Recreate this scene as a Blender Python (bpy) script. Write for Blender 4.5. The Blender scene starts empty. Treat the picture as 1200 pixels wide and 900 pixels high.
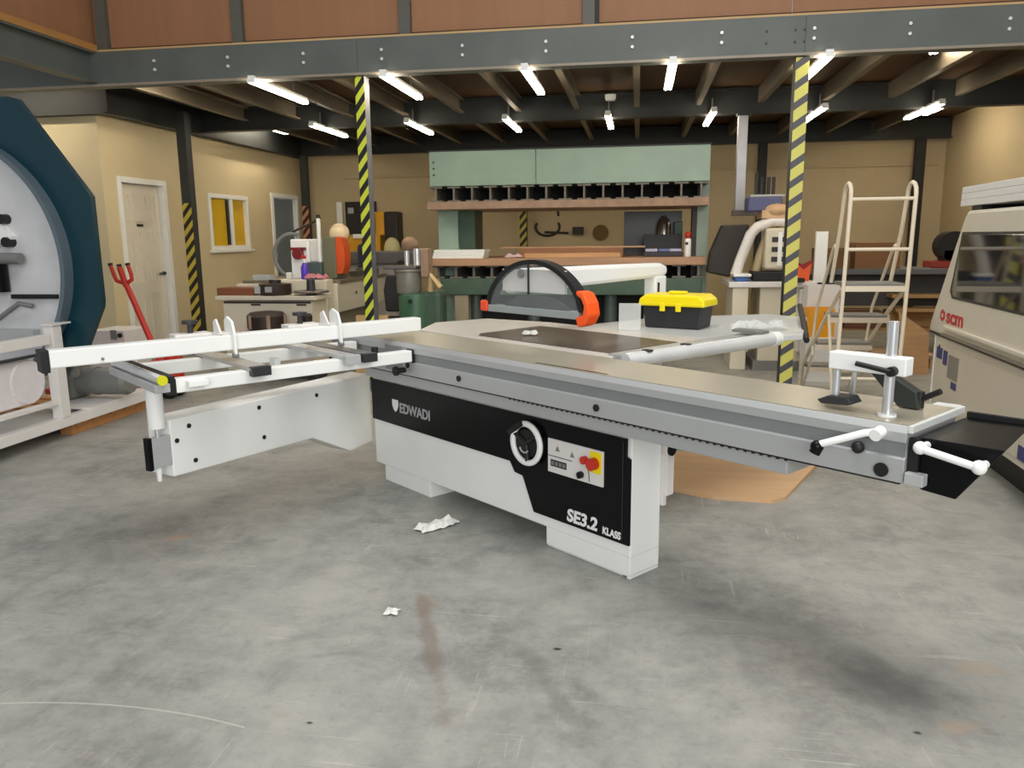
import bpy, bmesh, math, random
from mathutils import Vector, Matrix
random.seed(7)
scn = bpy.context.scene
C = scn.collection
R = math.radians

# ------------------------------------------------------------------ materials
def lin(c):
    return tuple(((v/255)/12.92 if v/255 <= .04045 else ((v/255+.055)/1.055)**2.4) for v in c)
MATS = {}
def mat(name, rgb, rough=.5, metal=0, var=.08, scale=6, bump=0, bscale=60, spec=.5, coat=0):
    if name in MATS: return MATS[name]
    m = bpy.data.materials.new(name); m.use_nodes = True
    nt = m.node_tree; b = nt.nodes['Principled BSDF']
    c = lin(rgb)
    tc = nt.nodes.new('ShaderNodeTexCoord')
    n = nt.nodes.new('ShaderNodeTexNoise'); n.inputs['Scale'].default_value = scale; n.inputs['Detail'].default_value = 5
    nt.links.new(tc.outputs['Object'], n.inputs['Vector'])
    mx = nt.nodes.new('ShaderNodeMix'); mx.data_type = 'RGBA'
    mx.inputs[6].default_value = (*[max(0, v*(1-2*var)) for v in c], 1)
    mx.inputs[7].default_value = (*[min(1, v*(1+2*var)) for v in c], 1)
    nt.links.new(n.outputs['Fac'], mx.inputs[0])
    nt.links.new(mx.outputs[2], b.inputs['Base Color'])
    b.inputs['Roughness'].default_value = rough; b.inputs['Metallic'].default_value = metal
    b.inputs['Specular IOR Level'].default_value = spec; b.inputs['Coat Weight'].default_value = coat
    if bump:
        n2 = nt.nodes.new('ShaderNodeTexNoise'); n2.inputs['Scale'].default_value = bscale; n2.inputs['Detail'].default_value = 4
        nt.links.new(tc.outputs['Object'], n2.inputs['Vector'])
        bp = nt.nodes.new('ShaderNodeBump'); bp.inputs['Strength'].default_value = bump; bp.inputs['Distance'].default_value = .01
        nt.links.new(n2.outputs['Fac'], bp.inputs['Height']); nt.links.new(bp.outputs['Normal'], b.inputs['Normal'])
    MATS[name] = m
    return m
def emis(name, rgb, strength):
    m = bpy.data.materials.new(name); m.use_nodes = True
    b = m.node_tree.nodes['Principled BSDF']
    b.inputs['Base Color'].default_value = (.8, .8, .8, 1)
    b.inputs['Emission Color'].default_value = (*rgb, 1); b.inputs['Emission Strength'].default_value = strength
    MATS[name] = m
    return m
def glass(name, rgb, alpha, rough=.05):
    m = bpy.data.materials.new(name); m.use_nodes = True
    nt = m.node_tree; b = nt.nodes['Principled BSDF']
    b.inputs['Base Color'].default_value = (*lin(rgb), 1); b.inputs['Roughness'].default_value = rough
    b.inputs['Alpha'].default_value = alpha
    MATS[name] = m
    return m
def wood(name, rgb, rough=.55, axis='X', k=1.0, var=.25):
    m = bpy.data.materials.new(name); m.use_nodes = True
    nt = m.node_tree; b = nt.nodes['Principled BSDF']; c = lin(rgb)
    tc = nt.nodes.new('ShaderNodeTexCoord'); mp = nt.nodes.new('ShaderNodeMapping')
    s = {'X': (1.5, 14, 14), 'Y': (14, 1.5, 14), 'Z': (14, 14, 1.5)}[axis]
    mp.inputs['Scale'].default_value = [v*k for v in s]
    nt.links.new(tc.outputs['Object'], mp.inputs['Vector'])
    n = nt.nodes.new('ShaderNodeTexNoise'); n.inputs['Scale'].default_value = 1.5; n.inputs['Detail'].default_value = 6
    nt.links.new(mp.outputs[0], n.inputs['Vector'])
    mx = nt.nodes.new('ShaderNodeMix'); mx.data_type = 'RGBA'
    mx.inputs[6].default_value = (*[v*(1-var*1.3) for v in c], 1); mx.inputs[7].default_value = (*[min(1, v*(1+var)) for v in c], 1)
    nt.links.new(n.outputs['Fac'], mx.inputs[0]); nt.links.new(mx.outputs[2], b.inputs['Base Color'])
    b.inputs['Roughness'].default_value = rough
    MATS[name] = m
    return m
def hazard(name, ya, bl, period, slope, duty=.5, dirx=1):
    m = bpy.data.materials.new(name); m.use_nodes = True
    nt = m.node_tree; b = nt.nodes['Principled BSDF']
    tc = nt.nodes.new('ShaderNodeTexCoord'); sp = nt.nodes.new('ShaderNodeSeparateXYZ')
    nt.links.new(tc.outputs['Object'], sp.inputs[0])
    def mth(op, a, bb):
        q = nt.nodes.new('ShaderNodeMath'); q.operation = op
        for i, v in enumerate((a, bb)):
            if isinstance(v, (int, float)): q.inputs[i].default_value = v
            elif v is not None: nt.links.new(v, q.inputs[i])
        return q.outputs[0]
    v = mth('ADD', mth('MULTIPLY', sp.outputs[0], slope), sp.outputs[2])
    fr = mth('FRACT', mth('DIVIDE', v, period), None)
    st = mth('GREATER_THAN', fr, duty)
    mx = nt.nodes.new('ShaderNodeMix'); mx.data_type = 'RGBA'
    mx.inputs[6].default_value = (*lin(ya), 1); mx.inputs[7].default_value = (*lin(bl), 1)
    nt.links.new(st, mx.inputs[0]); nt.links.new(mx.outputs[2], b.inputs['Base Color'])
    b.inputs['Roughness'].default_value = .45
    MATS[name] = m
    return m

white = mat('white_paint', (243, 244, 241), .35, var=.02)
cream = mat('cream_paint', (216, 207, 186), .4, var=.04)
greyw = mat('machine_grey_white', (222, 215, 198), .4, var=.03)
lilac = mat('pale_white', (226, 222, 218), .4, var=.03)
black = mat('black_gloss', (6, 7, 10), .3, var=.1, spec=.22)
blackm = mat('black_matte', (18, 18, 19), .55, var=.1)
dark = mat('dark_grey', (44, 44, 46), .5, var=.1)
darkr = mat('dark_brown', (44, 30, 24), .5, var=.2)
midg = mat('mid_grey', (124, 125, 122), .5, var=.08)
lgrey = mat('light_grey', (176, 178, 178), .4, var=.05)
alu = mat('aluminium', (182, 184, 184), .4, .35, var=.04, scale=3)
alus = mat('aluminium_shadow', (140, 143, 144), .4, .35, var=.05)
alub = mat('aluminium_top', (178, 171, 154), .34, .35, var=.06, scale=4)
chrome = mat('chrome', (224, 226, 228), .22, .7, var=.02)
steel = mat('steel_beam_paint', (94, 99, 94), .5, var=.12, scale=3)
steeld = mat('steel_dark_paint', (44, 47, 46), .55, var=.12, scale=3)
galv = mat('galvanised', (150, 148, 138), .45, .5, var=.12, scale=8)
galvj = mat('joist_steel', (116, 106, 90), .5, .3, var=.12, scale=4)
boltm = mat('bolt_zinc', (226, 226, 220), .35, .2, var=.03)
red = mat('red_paint', (198, 46, 30), .4, var=.08)
orange = mat('orange_plastic', (255, 92, 24), .4, var=.04)
oranged = mat('orange_dark', (214, 84, 30), .5, var=.1)
yellow = mat('yellow_plastic', (250, 226, 8), .4, var=.03)
yelg = mat('yellow_green', (214, 214, 30), .4, var=.03)
ochre = mat('ochre_paint', (208, 152, 30), .5, var=.1)
blue = mat('blue_label', (58, 60, 118), .5, var=.05)
purple = mat('purple_liquid', (92, 60, 190), .3, var=.05)
teal = mat('teal_paint', (6, 52, 64), .38, var=.06)
tealg = mat('teal_grey', (92, 106, 116), .4, var=.06)
green = mat('press_green', (146, 170, 154), .38, var=.1, scale=3)
greend = mat('press_green_dark', (70, 92, 76), .5, var=.15)
greenp = mat('machine_green', (52, 92, 66), .4, var=.12)
rust = mat('rusty_brown', (158, 130, 108), .6, var=.2, scale=12)
redtext = mat('red_lettering', (196, 40, 44), .4, var=.02)
wtext = mat('white_lettering', (240, 240, 240), .4, var=.01)
gtext = mat('grey_lettering', (170, 170, 172), .4, var=.02)
brownt = mat('brown_film', (74, 58, 50), .3, var=.15, scale=5)
tablem = mat('table_grey', (214, 206, 196), .3, var=.05, scale=4)
pink = mat('pink_cloth', (190, 120, 130), .8, var=.1)
card = wood('cardboard', (150, 108, 70), .7, 'X', 1, .12)
ply = wood('plywood', (218, 178, 136), .6, 'X', .7, .14)
pine = wood('pine', (206, 170, 118), .6, 'X', 1, .18)
palletw = wood('pallet_wood', (196, 140, 84), .65, 'X', 1, .25)
redwood = wood('redwood_board', (178, 138, 106), .5, 'X', 1, .22)
chip = wood('chipboard_brown', (158, 112, 78), .6, 'Z', .5, .12)
deckm = wood('deck_brown', (88, 62, 36), .7, 'Y', .5, .25)
glassm = glass('clear_guard', (215, 225, 225), .09)
film = glass('clear_film', (235, 238, 236), .4, .2)
crumpl = mat('crumpled_film', (232, 232, 228), .25, var=.05, bump=.5, bscale=40)
winglass = mat('hood_window', (26, 26, 24), .06, var=.1, spec=.8)
hazL = hazard('hazard_bright', (214, 222, 60), (20, 20, 24), .145, -1.35)
hazR = hazard('hazard_pale', (220, 214, 104), (78, 76, 84), .155, -.7, .6)
hazF = hazard('hazard_far', (190, 170, 60), (26, 22, 20), .15, -1.2)

def floor_mat():
    m = bpy.data.materials.new('concrete_floor'); m.use_nodes = True
    nt = m.node_tree; b = nt.nodes['Principled BSDF']
    tc = nt.nodes.new('ShaderNodeTexCoord')
    def noise(s, d=6, rough=.6, dist=0, scale=None):
        n = nt.nodes.new('ShaderNodeTexNoise'); n.inputs['Scale'].default_value = s; n.inputs['Detail'].default_value = d
        n.inputs['Roughness'].default_value = rough; n.inputs['Distortion'].default_value = dist
        if scale:
            mp = nt.nodes.new('ShaderNodeMapping'); mp.inputs['Scale'].default_value = scale[:3]; mp.inputs['Rotation'].default_value = (0, 0, scale[3])
            nt.links.new(tc.outputs['Object'], mp.inputs['Vector']); nt.links.new(mp.outputs[0], n.inputs['Vector'])
        else: nt.links.new(tc.outputs['Object'], n.inputs['Vector'])
        return n.outputs['Fac']
    def ramp(f, stops):
        r = nt.nodes.new('ShaderNodeValToRGB'); e = r.color_ramp.elements
        e[0].position, e[0].color = stops[0][0], (*stops[0][1], 1); e[1].position, e[1].color = stops[-1][0], (*stops[-1][1], 1)
        for p, c in stops[1:-1]:
            q = e.new(p); q.color = (*c, 1)
        nt.links.new(f, r.inputs[0]); return r.outputs[0]
    def mix(f, a, c, mode='MIX'):
        x = nt.nodes.new('ShaderNodeMix'); x.data_type = 'RGBA'; x.blend_type = mode
        for i, v in ((0, f), (6, a), (7, c)):
            if isinstance(v, (int, float)): x.inputs[i].default_value = v
            elif isinstance(v, tuple): x.inputs[i].default_value = (*v, 1)
            else: nt.links.new(v, x.inputs[i])
        return x.outputs[2]
    def mth(op, a, bb=0):
        q = nt.nodes.new('ShaderNodeMath'); q.operation = op; q.use_clamp = False
        for i, v in enumerate((a, bb)):
            if isinstance(v, (int, float)): q.inputs[i].default_value = v
            else: nt.links.new(v, q.inputs[i])
        return q.outputs[0]
    col = ramp(noise(1.3, 9, .66), [(.36, lin((124, 125, 121))), (.5, lin((150, 150, 145))), (.64, lin((172, 171, 164)))])
    col = mix(ramp(noise(7, 9, .75), [(.42, (0, 0, 0)), (.66, (.6, .6, .6))]), col, lin((182, 180, 173)))
    col = mix(ramp(noise(2.6, 8, .7, .8), [(.54, (0, 0, 0)), (.66, (.5, .5, .5))]), col, lin((124, 126, 121)))
    col = mix(ramp(noise(26, 6, .8), [(.55, (0, 0, 0)), (.68, (.4, .4, .4))]), col, lin((118, 117, 112)))
    col = mix(ramp(noise(4.3, 7, .7, .3), [(.62, (0, 0, 0)), (.72, (.5, .5, .5))]), col, lin((186, 170, 156)))
    s1 = ramp(noise(2.2, 4, .55, 1.0, (1.0, 30, 1, .5)), [(.62, (0, 0, 0)), (.68, (.55, .55, .55))])
    s2 = ramp(noise(2.2, 4, .55, 1.0, (30, 1.0, 1, .25)), [(.63, (0, 0, 0)), (.69, (.5, .5, .5))])
    s3 = ramp(noise(2.4, 4, .55, .6, (1.0, 60, 1, -.9)), [(.64, (0, 0, 0)), (.69, (.55, .55, .55))])
    brk = ramp(noise(2.1, 4, .6), [(.5, (0, 0, 0)), (.6, (1, 1, 1))])
    brk2 = ramp(noise(2.7, 4, .6, 1.5), [(.5, (0, 0, 0)), (.6, (1, 1, 1))])
    col = mix(mix(1.0, s1, brk, 'MULTIPLY'), col, lin((208, 205, 197)))
    col = mix(mix(1.0, s2, brk2, 'MULTIPLY'), col, lin((204, 198, 188)))
    col = mix(mix(1.0, s3, brk, 'MULTIPLY'), col, lin((96, 94, 88)))
    sp = nt.nodes.new('ShaderNodeSeparateXYZ'); nt.links.new(tc.outputs['Object'], sp.inputs[0])
    wob = noise(6, 5)
    def stain(cx, cy, rx, ry, ang, colr, amt, soft=1.0):
        nonlocal col
        ca, sa = math.cos(ang), math.sin(ang)
        dx = mth('SUBTRACT', sp.outputs[0], cx); dy = mth('SUBTRACT', sp.outputs[1], cy)
        u = mth('DIVIDE', mth('ADD', mth('MULTIPLY', dx, ca), mth('MULTIPLY', dy, sa)), rx)
        v = mth('DIVIDE', mth('SUBTRACT', mth('MULTIPLY', dy, ca), mth('MULTIPLY', dx, sa)), ry)
        d = mth('ADD', mth('SQRT', mth('ADD', mth('MULTIPLY', u, u), mth('MULTIPLY', v, v))), mth('MULTIPLY', mth('SUBTRACT', wob, .5), 1.6))
        f = nt.nodes.new('ShaderNodeMapRange'); f.interpolation_type = 'SMOOTHSTEP'
        f.inputs['From Min'].default_value = 1.0*soft; f.inputs['From Max'].default_value = .25
        f.inputs['To Min'].default_value = 0; f.inputs['To Max'].default_value = amt
        nt.links.new(d, f.inputs['Value'])
        col = mix(f.outputs[0], col, colr)
    stain(.80, 2.42, .24, .15, -.5, lin((70, 72, 74)), .62, 1.25)
    stain(.74, 2.60, .12, .10, 0, lin((96, 98, 100)), .45, 1.2)
    stain(.95, 2.22, .08, .04, .3, lin((190, 164, 140)), .5)
    stain(1.12, 2.56, .1, .06, 0, lin((182, 158, 138)), .5)
    stain(-.69, 2.45, .66, .045, 1.93, lin((120, 100, 86)), .5)
    stain(-.78, 2.75, .15, .05, 1.8, lin((150, 122, 102)), .3)
    stain(-2.15, 3.27, .16, .05, .3, lin((182, 146, 116)), .7)
    stain(-.25, 2.25, .45, .05, 2.05, lin((112, 112, 106)), .4)
    stain(-.25, 2.49, .02, .012, 0, lin((34, 32, 32)), .9)
    stain(-.93, 1.97, .016, .011, 0, lin((34, 32, 32)), .9)
    stain(.81, 2.17, .016, .011, 0, lin((34, 32, 32)), .9)
    # arc-shaped scratch
    dx = mth('SUBTRACT', sp.outputs[0], -1.53); dy = mth('SUBTRACT', sp.outputs[1], .11)
    rr = mth('SQRT', mth('ADD', mth('MULTIPLY', dx, dx), mth('MULTIPLY', dy, dy)))
    arc = mth('LESS_THAN', mth('ABSOLUTE', mth('SUBTRACT', rr, 1.86)), .0035)
    arc = mth('MULTIPLY', arc, mth('MULTIPLY', mth('MULTIPLY', mth('GREATER_THAN', dy, 1.5), mth('LESS_THAN', dx, .42)), .6))
    col = mix(arc, col, lin((206, 200, 188)))
    nt.links.new(col, b.inputs['Base Color'])
    rg = ramp(noise(3, 5), [(.3, (.36,)*3), (.7, (.58,)*3)])
    nt.links.new(rg, b.inputs['Roughness'])
    bp = nt.nodes.new('ShaderNodeBump'); bp.inputs['Strength'].default_value = .12; bp.inputs['Distance'].default_value = .01
    nt.links.new(noise(40, 6), bp.inputs['Height']); nt.links.new(bp.outputs['Normal'], b.inputs['Normal'])
    return m
def wall_mat(name, rgb):
    m = mat(name, rgb, .75, var=.06, scale=1.2, bump=.1, bscale=25)
    nt = m.node_tree; b = nt.nodes['Principled BSDF']
    src = b.inputs['Base Color'].links[0].from_socket
    tc = nt.nodes['Texture Coordinate']
    br = nt.nodes.new('ShaderNodeTexBrick'); br.inputs['Scale'].default_value = 1
    br.inputs['Brick Width'].default_value = .45; br.inputs['Row Height'].default_value = .225; br.inputs['Mortar Size'].default_value = .008
    br.inputs['Color1'].default_value = (1, 1, 1, 1); br.inputs['Color2'].default_value = (.97, .97, .97, 1); br.inputs['Mortar'].default_value = (.955, .955, .955, 1)
    mp = nt.nodes.new('ShaderNodeMapping'); mp.inputs['Rotation'].default_value = (R(90), 0, 0) 
    nt.links.new(tc.outputs['Object'], mp.inputs['Vector']); nt.links.new(mp.outputs[0], br.inputs['Vector'])
    x = nt.nodes.new('ShaderNodeMix'); x.data_type = 'RGBA'; x.blend_type = 'MULTIPLY'; x.inputs[0].default_value = 1
    nt.links.new(src, x.inputs[6]); nt.links.new(br.outputs['Color'], x.inputs[7]); nt.links.new(x.outputs[2], b.inputs['Base Color'])
    return m
floorm = floor_mat()
wallm = wall_mat('painted_blockwork', (196, 178, 142))
plaster = mat('painted_plaster', (212, 196, 158), .7, var=.04, scale=1.5)
tube_m = emis('fluorescent_tube', (1, .88, .68), 34)

# ------------------------------------------------------------------ geometry
class MB:
    def __init__(s): s.bm = bmesh.new()
    def _xf(s, vs, M):
        if M is not None: bmesh.ops.transform(s.bm, matrix=M, verts=vs)
        return vs
    def box(s, x0, x1, y0, y1, z0, z1, M=None):
        vs = [s.bm.verts.new(p) for p in ((x0,y0,z0),(x1,y0,z0),(x1,y1,z0),(x0,y1,z0),(x0,y0,z1),(x1,y0,z1),(x1,y1,z1),(x0,y1,z1))]
        for f in ((0,3,2,1),(4,5,6,7),(0,1,5,4),(1,2,6,5),(2,3,7,6),(3,0,4,7)): s.bm.faces.new([vs[i] for i in f])
        s._xf(vs, M); return s
    def cyl(s, p0, p1, r0, r1=None, seg=20):
        p0, p1 = Vector(p0), Vector(p1); r1 = r0 if r1 is None else r1
        d = (p1-p0).normalized(); a = d.orthogonal().normalized(); b = d.cross(a)
        A = [s.bm.verts.new(p0+(a*math.cos(t)+b*math.sin(t))*r0) for t in [2*math.pi*i/seg for i in range(seg)]]
        B = [s.bm.verts.new(p1+(a*math.cos(t)+b*math.sin(t))*r1) for t in [2*math.pi*i/seg for i in range(seg)]]
        for i in range(seg): s.bm.faces.new((A[i], A[(i+1)%seg], B[(i+1)%seg], B[i]))
        s.bm.faces.new(A[::-1]); s.bm.faces.new(B); return s
    def tube(s, pts, r, seg=10, closed=False):
        pts = [Vector(p) for p in pts]; n = len(pts); rings = []; a = None
        for i, p in enumerate(pts):
            if closed: d = pts[(i+1)%n]-pts[i-1]
            else: d = pts[min(i+1, n-1)]-pts[max(i-1, 0)]
            d.normalize()
            a = d.orthogonal().normalized() if a is None else (a-d*a.dot(d)).normalized()
            b = d.cross(a); k = r
            rings.append([s.bm.verts.new(p+(a*math.cos(t)+b*math.sin(t))*k) for t in [2*math.pi*j/seg for j in range(seg)]])
        for i in range(n if closed else n-1):
            A, B = rings[i], rings[(i+1)%n]
            for j in range(seg): s.bm.faces.new((A[j], A[(j+1)%seg], B[(j+1)%seg], B[j]))
        if not closed: s.bm.faces.new(rings[0][::-1]); s.bm.faces.new(rings[-1])
        return s
    def prism(s, pts, plane, a, b, M=None):
        def P(u, v, w): return {'xz': (u, w, v), 'xy': (u, v, w), 'yz': (w, u, v)}[plane]
        A = [s.bm.verts.new(P(u, v, a)) for u, v in pts]; B = [s.bm.verts.new(P(u, v, b)) for u, v in pts]; n = len(pts)
        s.bm.faces.new(A); s.bm.faces.new(B[::-1])
        for i in range(n): s.bm.faces.new((A[i], B[i], B[(i+1)%n], A[(i+1)%n]))
        s._xf(A+B, M); return s
    def loft(s, A, B):
        a = [s.bm.verts.new(p) for p in A]; b = [s.bm.verts.new(p) for p in B]; n = len(a)
        s.bm.faces.new(a); s.bm.faces.new(b[::-1])
        for i in range(n): s.bm.faces.new((a[i], b[i], b[(i+1)%n], a[(i+1)%n]))
        return s
    def ring(s, outer, inner, plane, a, b):
        def P(u, v, w): return {'xz': (u, w, v), 'xy': (u, v, w), 'yz': (w, u, v)}[plane]
        n = len(outer); L = [[s.bm.verts.new(P(u, v, w)) for u, v in q] for q, w in ((outer, a), (inner, a), (outer, b), (inner, b))]
        for i in range(n):
            j = (i+1) % n
            s.bm.faces.new((L[0][i], L[0][j], L[1][j], L[1][i])); s.bm.faces.new((L[2][i], L[3][i], L[3][j], L[2][j]))
            s.bm.faces.new((L[0][i], L[2][i], L[2][j], L[0][j])); s.bm.faces.new((L[1][i], L[1][j], L[3][j], L[3][i]))
        return s
    def ball(s, c, r, sc=(1,1,1), u=16, v=10):
        M = Matrix.Translation(c) @ Matrix.Diagonal((*sc, 1))
        bmesh.ops.create_uvsphere(s.bm, u_segments=u, v_segments=v, radius=r, matrix=M); return s
    def lathe(s, prof, c=(0,0,0), seg=20):
        c = Vector(c); rings = [[s.bm.verts.new(c+Vector((r*math.cos(2*math.pi*i/seg), r*math.sin(2*math.pi*i/seg), z))) for i in range(seg)] for r, z in prof]
        for A, B in zip(rings, rings[1:]):
            for j in range(seg): s.bm.faces.new((A[j], A[(j+1)%seg], B[(j+1)%seg], B[j]))
        s.bm.faces.new(rings[0][::-1]); s.bm.faces.new(rings[-1]); return s
    def crumple(s, w, d, h, nx, ny, seed, c=(0,0,0)):
        rnd = random.Random(seed); g = []
        for i in range(nx+1):
            row = []
            for j in range(ny+1):
                e = min(i, nx-i, j, ny-j)
                row.append(s.bm.verts.new((c[0]+w*(i/nx-.5)+rnd.uniform(-.3,.3)*w/nx, c[1]+d*(j/ny-.5)+rnd.uniform(-.3,.3)*d/ny, c[2]+.003+(rnd.random()*h if e else rnd.random()*h*.3))))
            g.append(row)
        for i in range(nx):
            for j in range(ny): s.bm.faces.new((g[i][j], g[i+1][j], g[i+1][j+1], g[i][j+1]))
        return s
    def build(s, name, m, parent=None, bev=0, smooth=False):
        bmesh.ops.recalc_face_normals(s.bm, faces=s.bm.faces)
        me = bpy.data.meshes.new(name); s.bm.to_mesh(me); s.bm.free()
        o = bpy.data.objects.new(name, me); C.objects.link(o); me.materials.append(m)
        if parent: o.parent = parent
        if smooth:
            for p in me.polygons: p.use_smooth = True
            me.set_sharp_from_angle(angle=R(38))
        if bev:
            md = o.modifiers.new('Bevel', 'BEVEL'); md.width = bev; md.segments = 2; md.limit_method = 'ANGLE'; md.angle_limit = R(40)
        return o
def thing(name, label, cat, loc=(0,0,0), rz=0, group=None):
    o = bpy.data.objects.new(name, None); C.objects.link(o); o.empty_display_size = .1
    o.location = loc; o.rotation_euler = (0, 0, rz); return tag(o, label, cat, group)
def tag(o, label=None, cat=None, group=None, kind=None):
    if label: o['label'] = label
    if cat: o['category'] = cat
    if group: o['group'] = group
    if kind: o['kind'] = kind
    return o
def struct(o): o['kind'] = 'structure'; return o
def dup(root, loc, label, group=None, rz=None):
    r = root.copy(); C.objects.link(r); r.location = loc; r['label'] = label
    if rz is not None: r.rotation_euler = (0, 0, rz)
    if group: r['group'] = group
    for ch in list(root.children):
        c = ch.copy(); C.objects.link(c); c.parent = r
        for g in list(ch.children):
            d = g.copy(); C.objects.link(d); d.parent = c
    return r
def circ(cx, cz, r, n=40, a0=0, a1=360):
    full = abs(a1-a0-360) < 1e-6
    return [(cx+r*math.cos(R(a0+(a1-a0)*i/(n if full else n-1))), cz+r*math.sin(R(a0+(a1-a0)*i/(n if full else n-1)))) for i in range(n)]
def text(name, body, size, M, m, parent, ext=.001, sx=1.0, shear=0, bold=0.0):
    cu = bpy.data.curves.new(name, 'FONT'); cu.body = body; cu.size = size; cu.extrude = ext; cu.shear = shear; cu.offset = bold
    t = bpy.data.objects.new(name, cu); C.objects.link(t)
    dg = bpy.context.evaluated_depsgraph_get()
    me = bpy.data.meshes.new_from_object(t.evaluated_get(dg)); bpy.data.objects.remove(t)
    me.transform(M @ Matrix.Diagonal((sx, 1, 1, 1)))
    o = bpy.data.objects.new(name, me); C.objects.link(o); me.materials.clear(); me.materials.append(m); o.parent = parent
    return o
def orient(right, up, loc):
    r, u = Vector(right).normalized(), Vector(up).normalized(); n = r.cross(u)
    M = Matrix(((r.x, u.x, n.x, loc[0]), (r.y, u.y, n.y, loc[1]), (r.z, u.z, n.z, loc[2]), (0, 0, 0, 1)))
    return M
ORD = ['first', 'second', 'third', 'fourth', 'fifth', 'sixth', 'seventh', 'eighth', 'ninth', 'tenth', 'eleventh', 'twelfth', 'thirteenth', 'fourteenth']

# ------------------------------------------------------------------ camera
H = 1.4
cam = bpy.data.cameras.new('camera'); co = bpy.data.objects.new('camera', cam); C.objects.link(co)
yaw, pit, rol = .15897172, .18509, -.010709
f = Vector((-math.sin(yaw)*math.cos(pit), math.cos(yaw)*math.cos(pit), -math.sin(pit)))
r0 = Vector((math.cos(yaw), math.sin(yaw), 0)); u0 = r0.cross(f)
r1 = r0*math.cos(rol)+u0*math.sin(rol); u1 = r1.cross(f)
Mc = Matrix(((r1.x, u1.x, -f.x, 0), (r1.y, u1.y, -f.y, 0), (r1.z, u1.z, -f.z, H), (0, 0, 0, 1)))
co.matrix_world = Mc
cam.sensor_width = 36; cam.sensor_fit = 'HORIZONTAL'; cam.lens = 36*921.3/1200; cam.clip_end = 100
scn.camera = co

# ------------------------------------------------------------------ setting
XL, YB, XR = -5.8, 13.3, 4.6
struct(MB().box(-12, 9, -7, YB+.2, -.1, 0).build('floor', floorm))
struct(MB().box(XL-.2, XR+.2, YB, YB+.15, 0, 3.3).build('wall_back', wallm))
struct(MB().box(XR, XR+.15, 3.4, YB, 0, 3.3).build('wall_right', wallm))
struct(MB().box(-11, XL, 8.05, 8.2, 0, 3.2).build('wall_left_return', plaster))
wl = MB()
for y0, y1, z0, z1 in ((8.2, 8.33, 0, 3.2), (8.33, 9.17, 2.08, 3.2), (9.17, 10.19, 0, 3.2), (10.19, 11.3, 0, 1.26), (10.19, 11.3, 2.03, 3.2),
                       (11.3, 12.12, 0, 3.2), (12.12, 13.08, 2.1, 3.2), (13.08, YB, 0, 3.2)):
    wl.box(XL-.15, XL, y0, y1, z0, z1)
struct(wl.build('wall_left', plaster))
struct(MB().box(-11, XR, 7.08, YB+.1, 3.1, 3.16).build('ceiling', deckm))
struct(MB().box(XL-3.2, XL-3.1, 8.2, YB, 0, 3.2).build('wall_far_left', plaster))
struct(MB().box(XL, XL+.015, 9.17, 12.1, 0, .1).build('baseboard_left', midg))

# door 1: white panelled door
d1 = MB().box(XL-.10, XL-.055, 8.36, 9.14, .01, 2.05).build('door_1', mat('door_cream', (226, 218, 202), .4, var=.02), bev=.003); struct(d1)
pn = MB()
for (a, b, z0, z1) in ((8.44, 8.56, 1.62, 1.95), (8.62, 8.88, 1.62, 1.95), (8.94, 9.06, 1.62, 1.95), (8.44, 8.56, .9, 1.52), (8.62, 8.72, .9, 1.52), (8.78, 8.88, .9, 1.52), (8.94, 9.06, .9, 1.52), (8.46, 8.7, .15, .78), (8.8, 9.04, .15, .78)):
    pn.ring([(a, z0), (b, z0), (b, z1), (a, z1)], [(a+.025, z0+.025), (b-.025, z0+.025), (b-.025, z1-.025), (a+.025, z1-.025)], 'yz', XL-.056, XL-.044)
pn.build('door_panel', MATS['door_cream'], d1)
MB().box(XL-.056, XL-.05, 8.66, 8.78, 1.565, 1.595).build('name_plate', darkr, d1)
MB().cyl((XL-.055, 9.08, 1.0), (XL-.01, 9.08, 1.0), .02).cyl((XL-.02, 9.09, 1.0), (XL-.02, 8.98, 1.0), .011).build('door_handle', dark, d1, smooth=True)
fr = MB().box(XL-.15, XL+.02, 8.28, 8.345, 0, 2.12).box(XL-.15, XL+.02, 9.155, 9.22, 0, 2.12).box(XL-.15, XL+.02, 8.345, 9.155, 2.055, 2.12)
fr.build('door_frame', white, d1, bev=.004)
# door 2: grey door in white frame
d2 = MB().box(XL-.11, XL-.06, 12.17, 13.03, .01, 2.05).build('door_2', mat('grey_door', (122, 134, 142), .5, var=.03), bev=.003); struct(d2)
MB().box(XL-.15, XL+.02, 12.08, 12.16, 0, 2.13).box(XL-.15, XL+.02, 13.04, 13.12, 0, 2.13).box(XL-.15, XL+.02, 12.16, 13.04, 2.06, 2.13).build('door_frame', white, d2, bev=.004)
MB().cyl((XL-.06, 12.27, 1.0), (XL-.02, 12.27, 1.0), .018).cyl((XL-.03, 12.26, 1.0), (XL-.03, 12.37, 1.0), .01).build('door_handle', chrome, d2, smooth=True)
# window 1: two lights, the office glow behind put into their flat yellow
w1 = MB()
o4 = lambda a, b, c, d: [(a, c), (b, c), (b, d), (a, d)]
w1.ring(o4(10.19, 11.3, 1.26, 2.03), o4(10.25, 11.24, 1.32, 1.97), 'yz', XL-.1, XL+.02)
w1.box(XL-.09, XL+.015, 10.76, 10.84, 1.32, 1.97)
w1 = struct(w1.build('window_1', white, bev=.004))
pane_m = mat('pane_yellow', (212, 172, 36), .5, var=.05)
MB().box(XL-.045, XL-.035, 10.25, 10.76, 1.32, 1.97).build('window_pane', pane_m, w1)
MB().box(XL-.045, XL-.035, 10.84, 11.24, 1.32, 1.97).build('window_pane', pane_m, w1)
MB().box(XL-.05, XL-.005, 10.71, 10.755, 1.33, 1.96).build('sash_edge', dark, w1)
MB().box(XL-.1, XL+.06, 10.15, 11.34, 1.225, 1.26).build('window_sill', white, w1, bev=.004)

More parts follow.
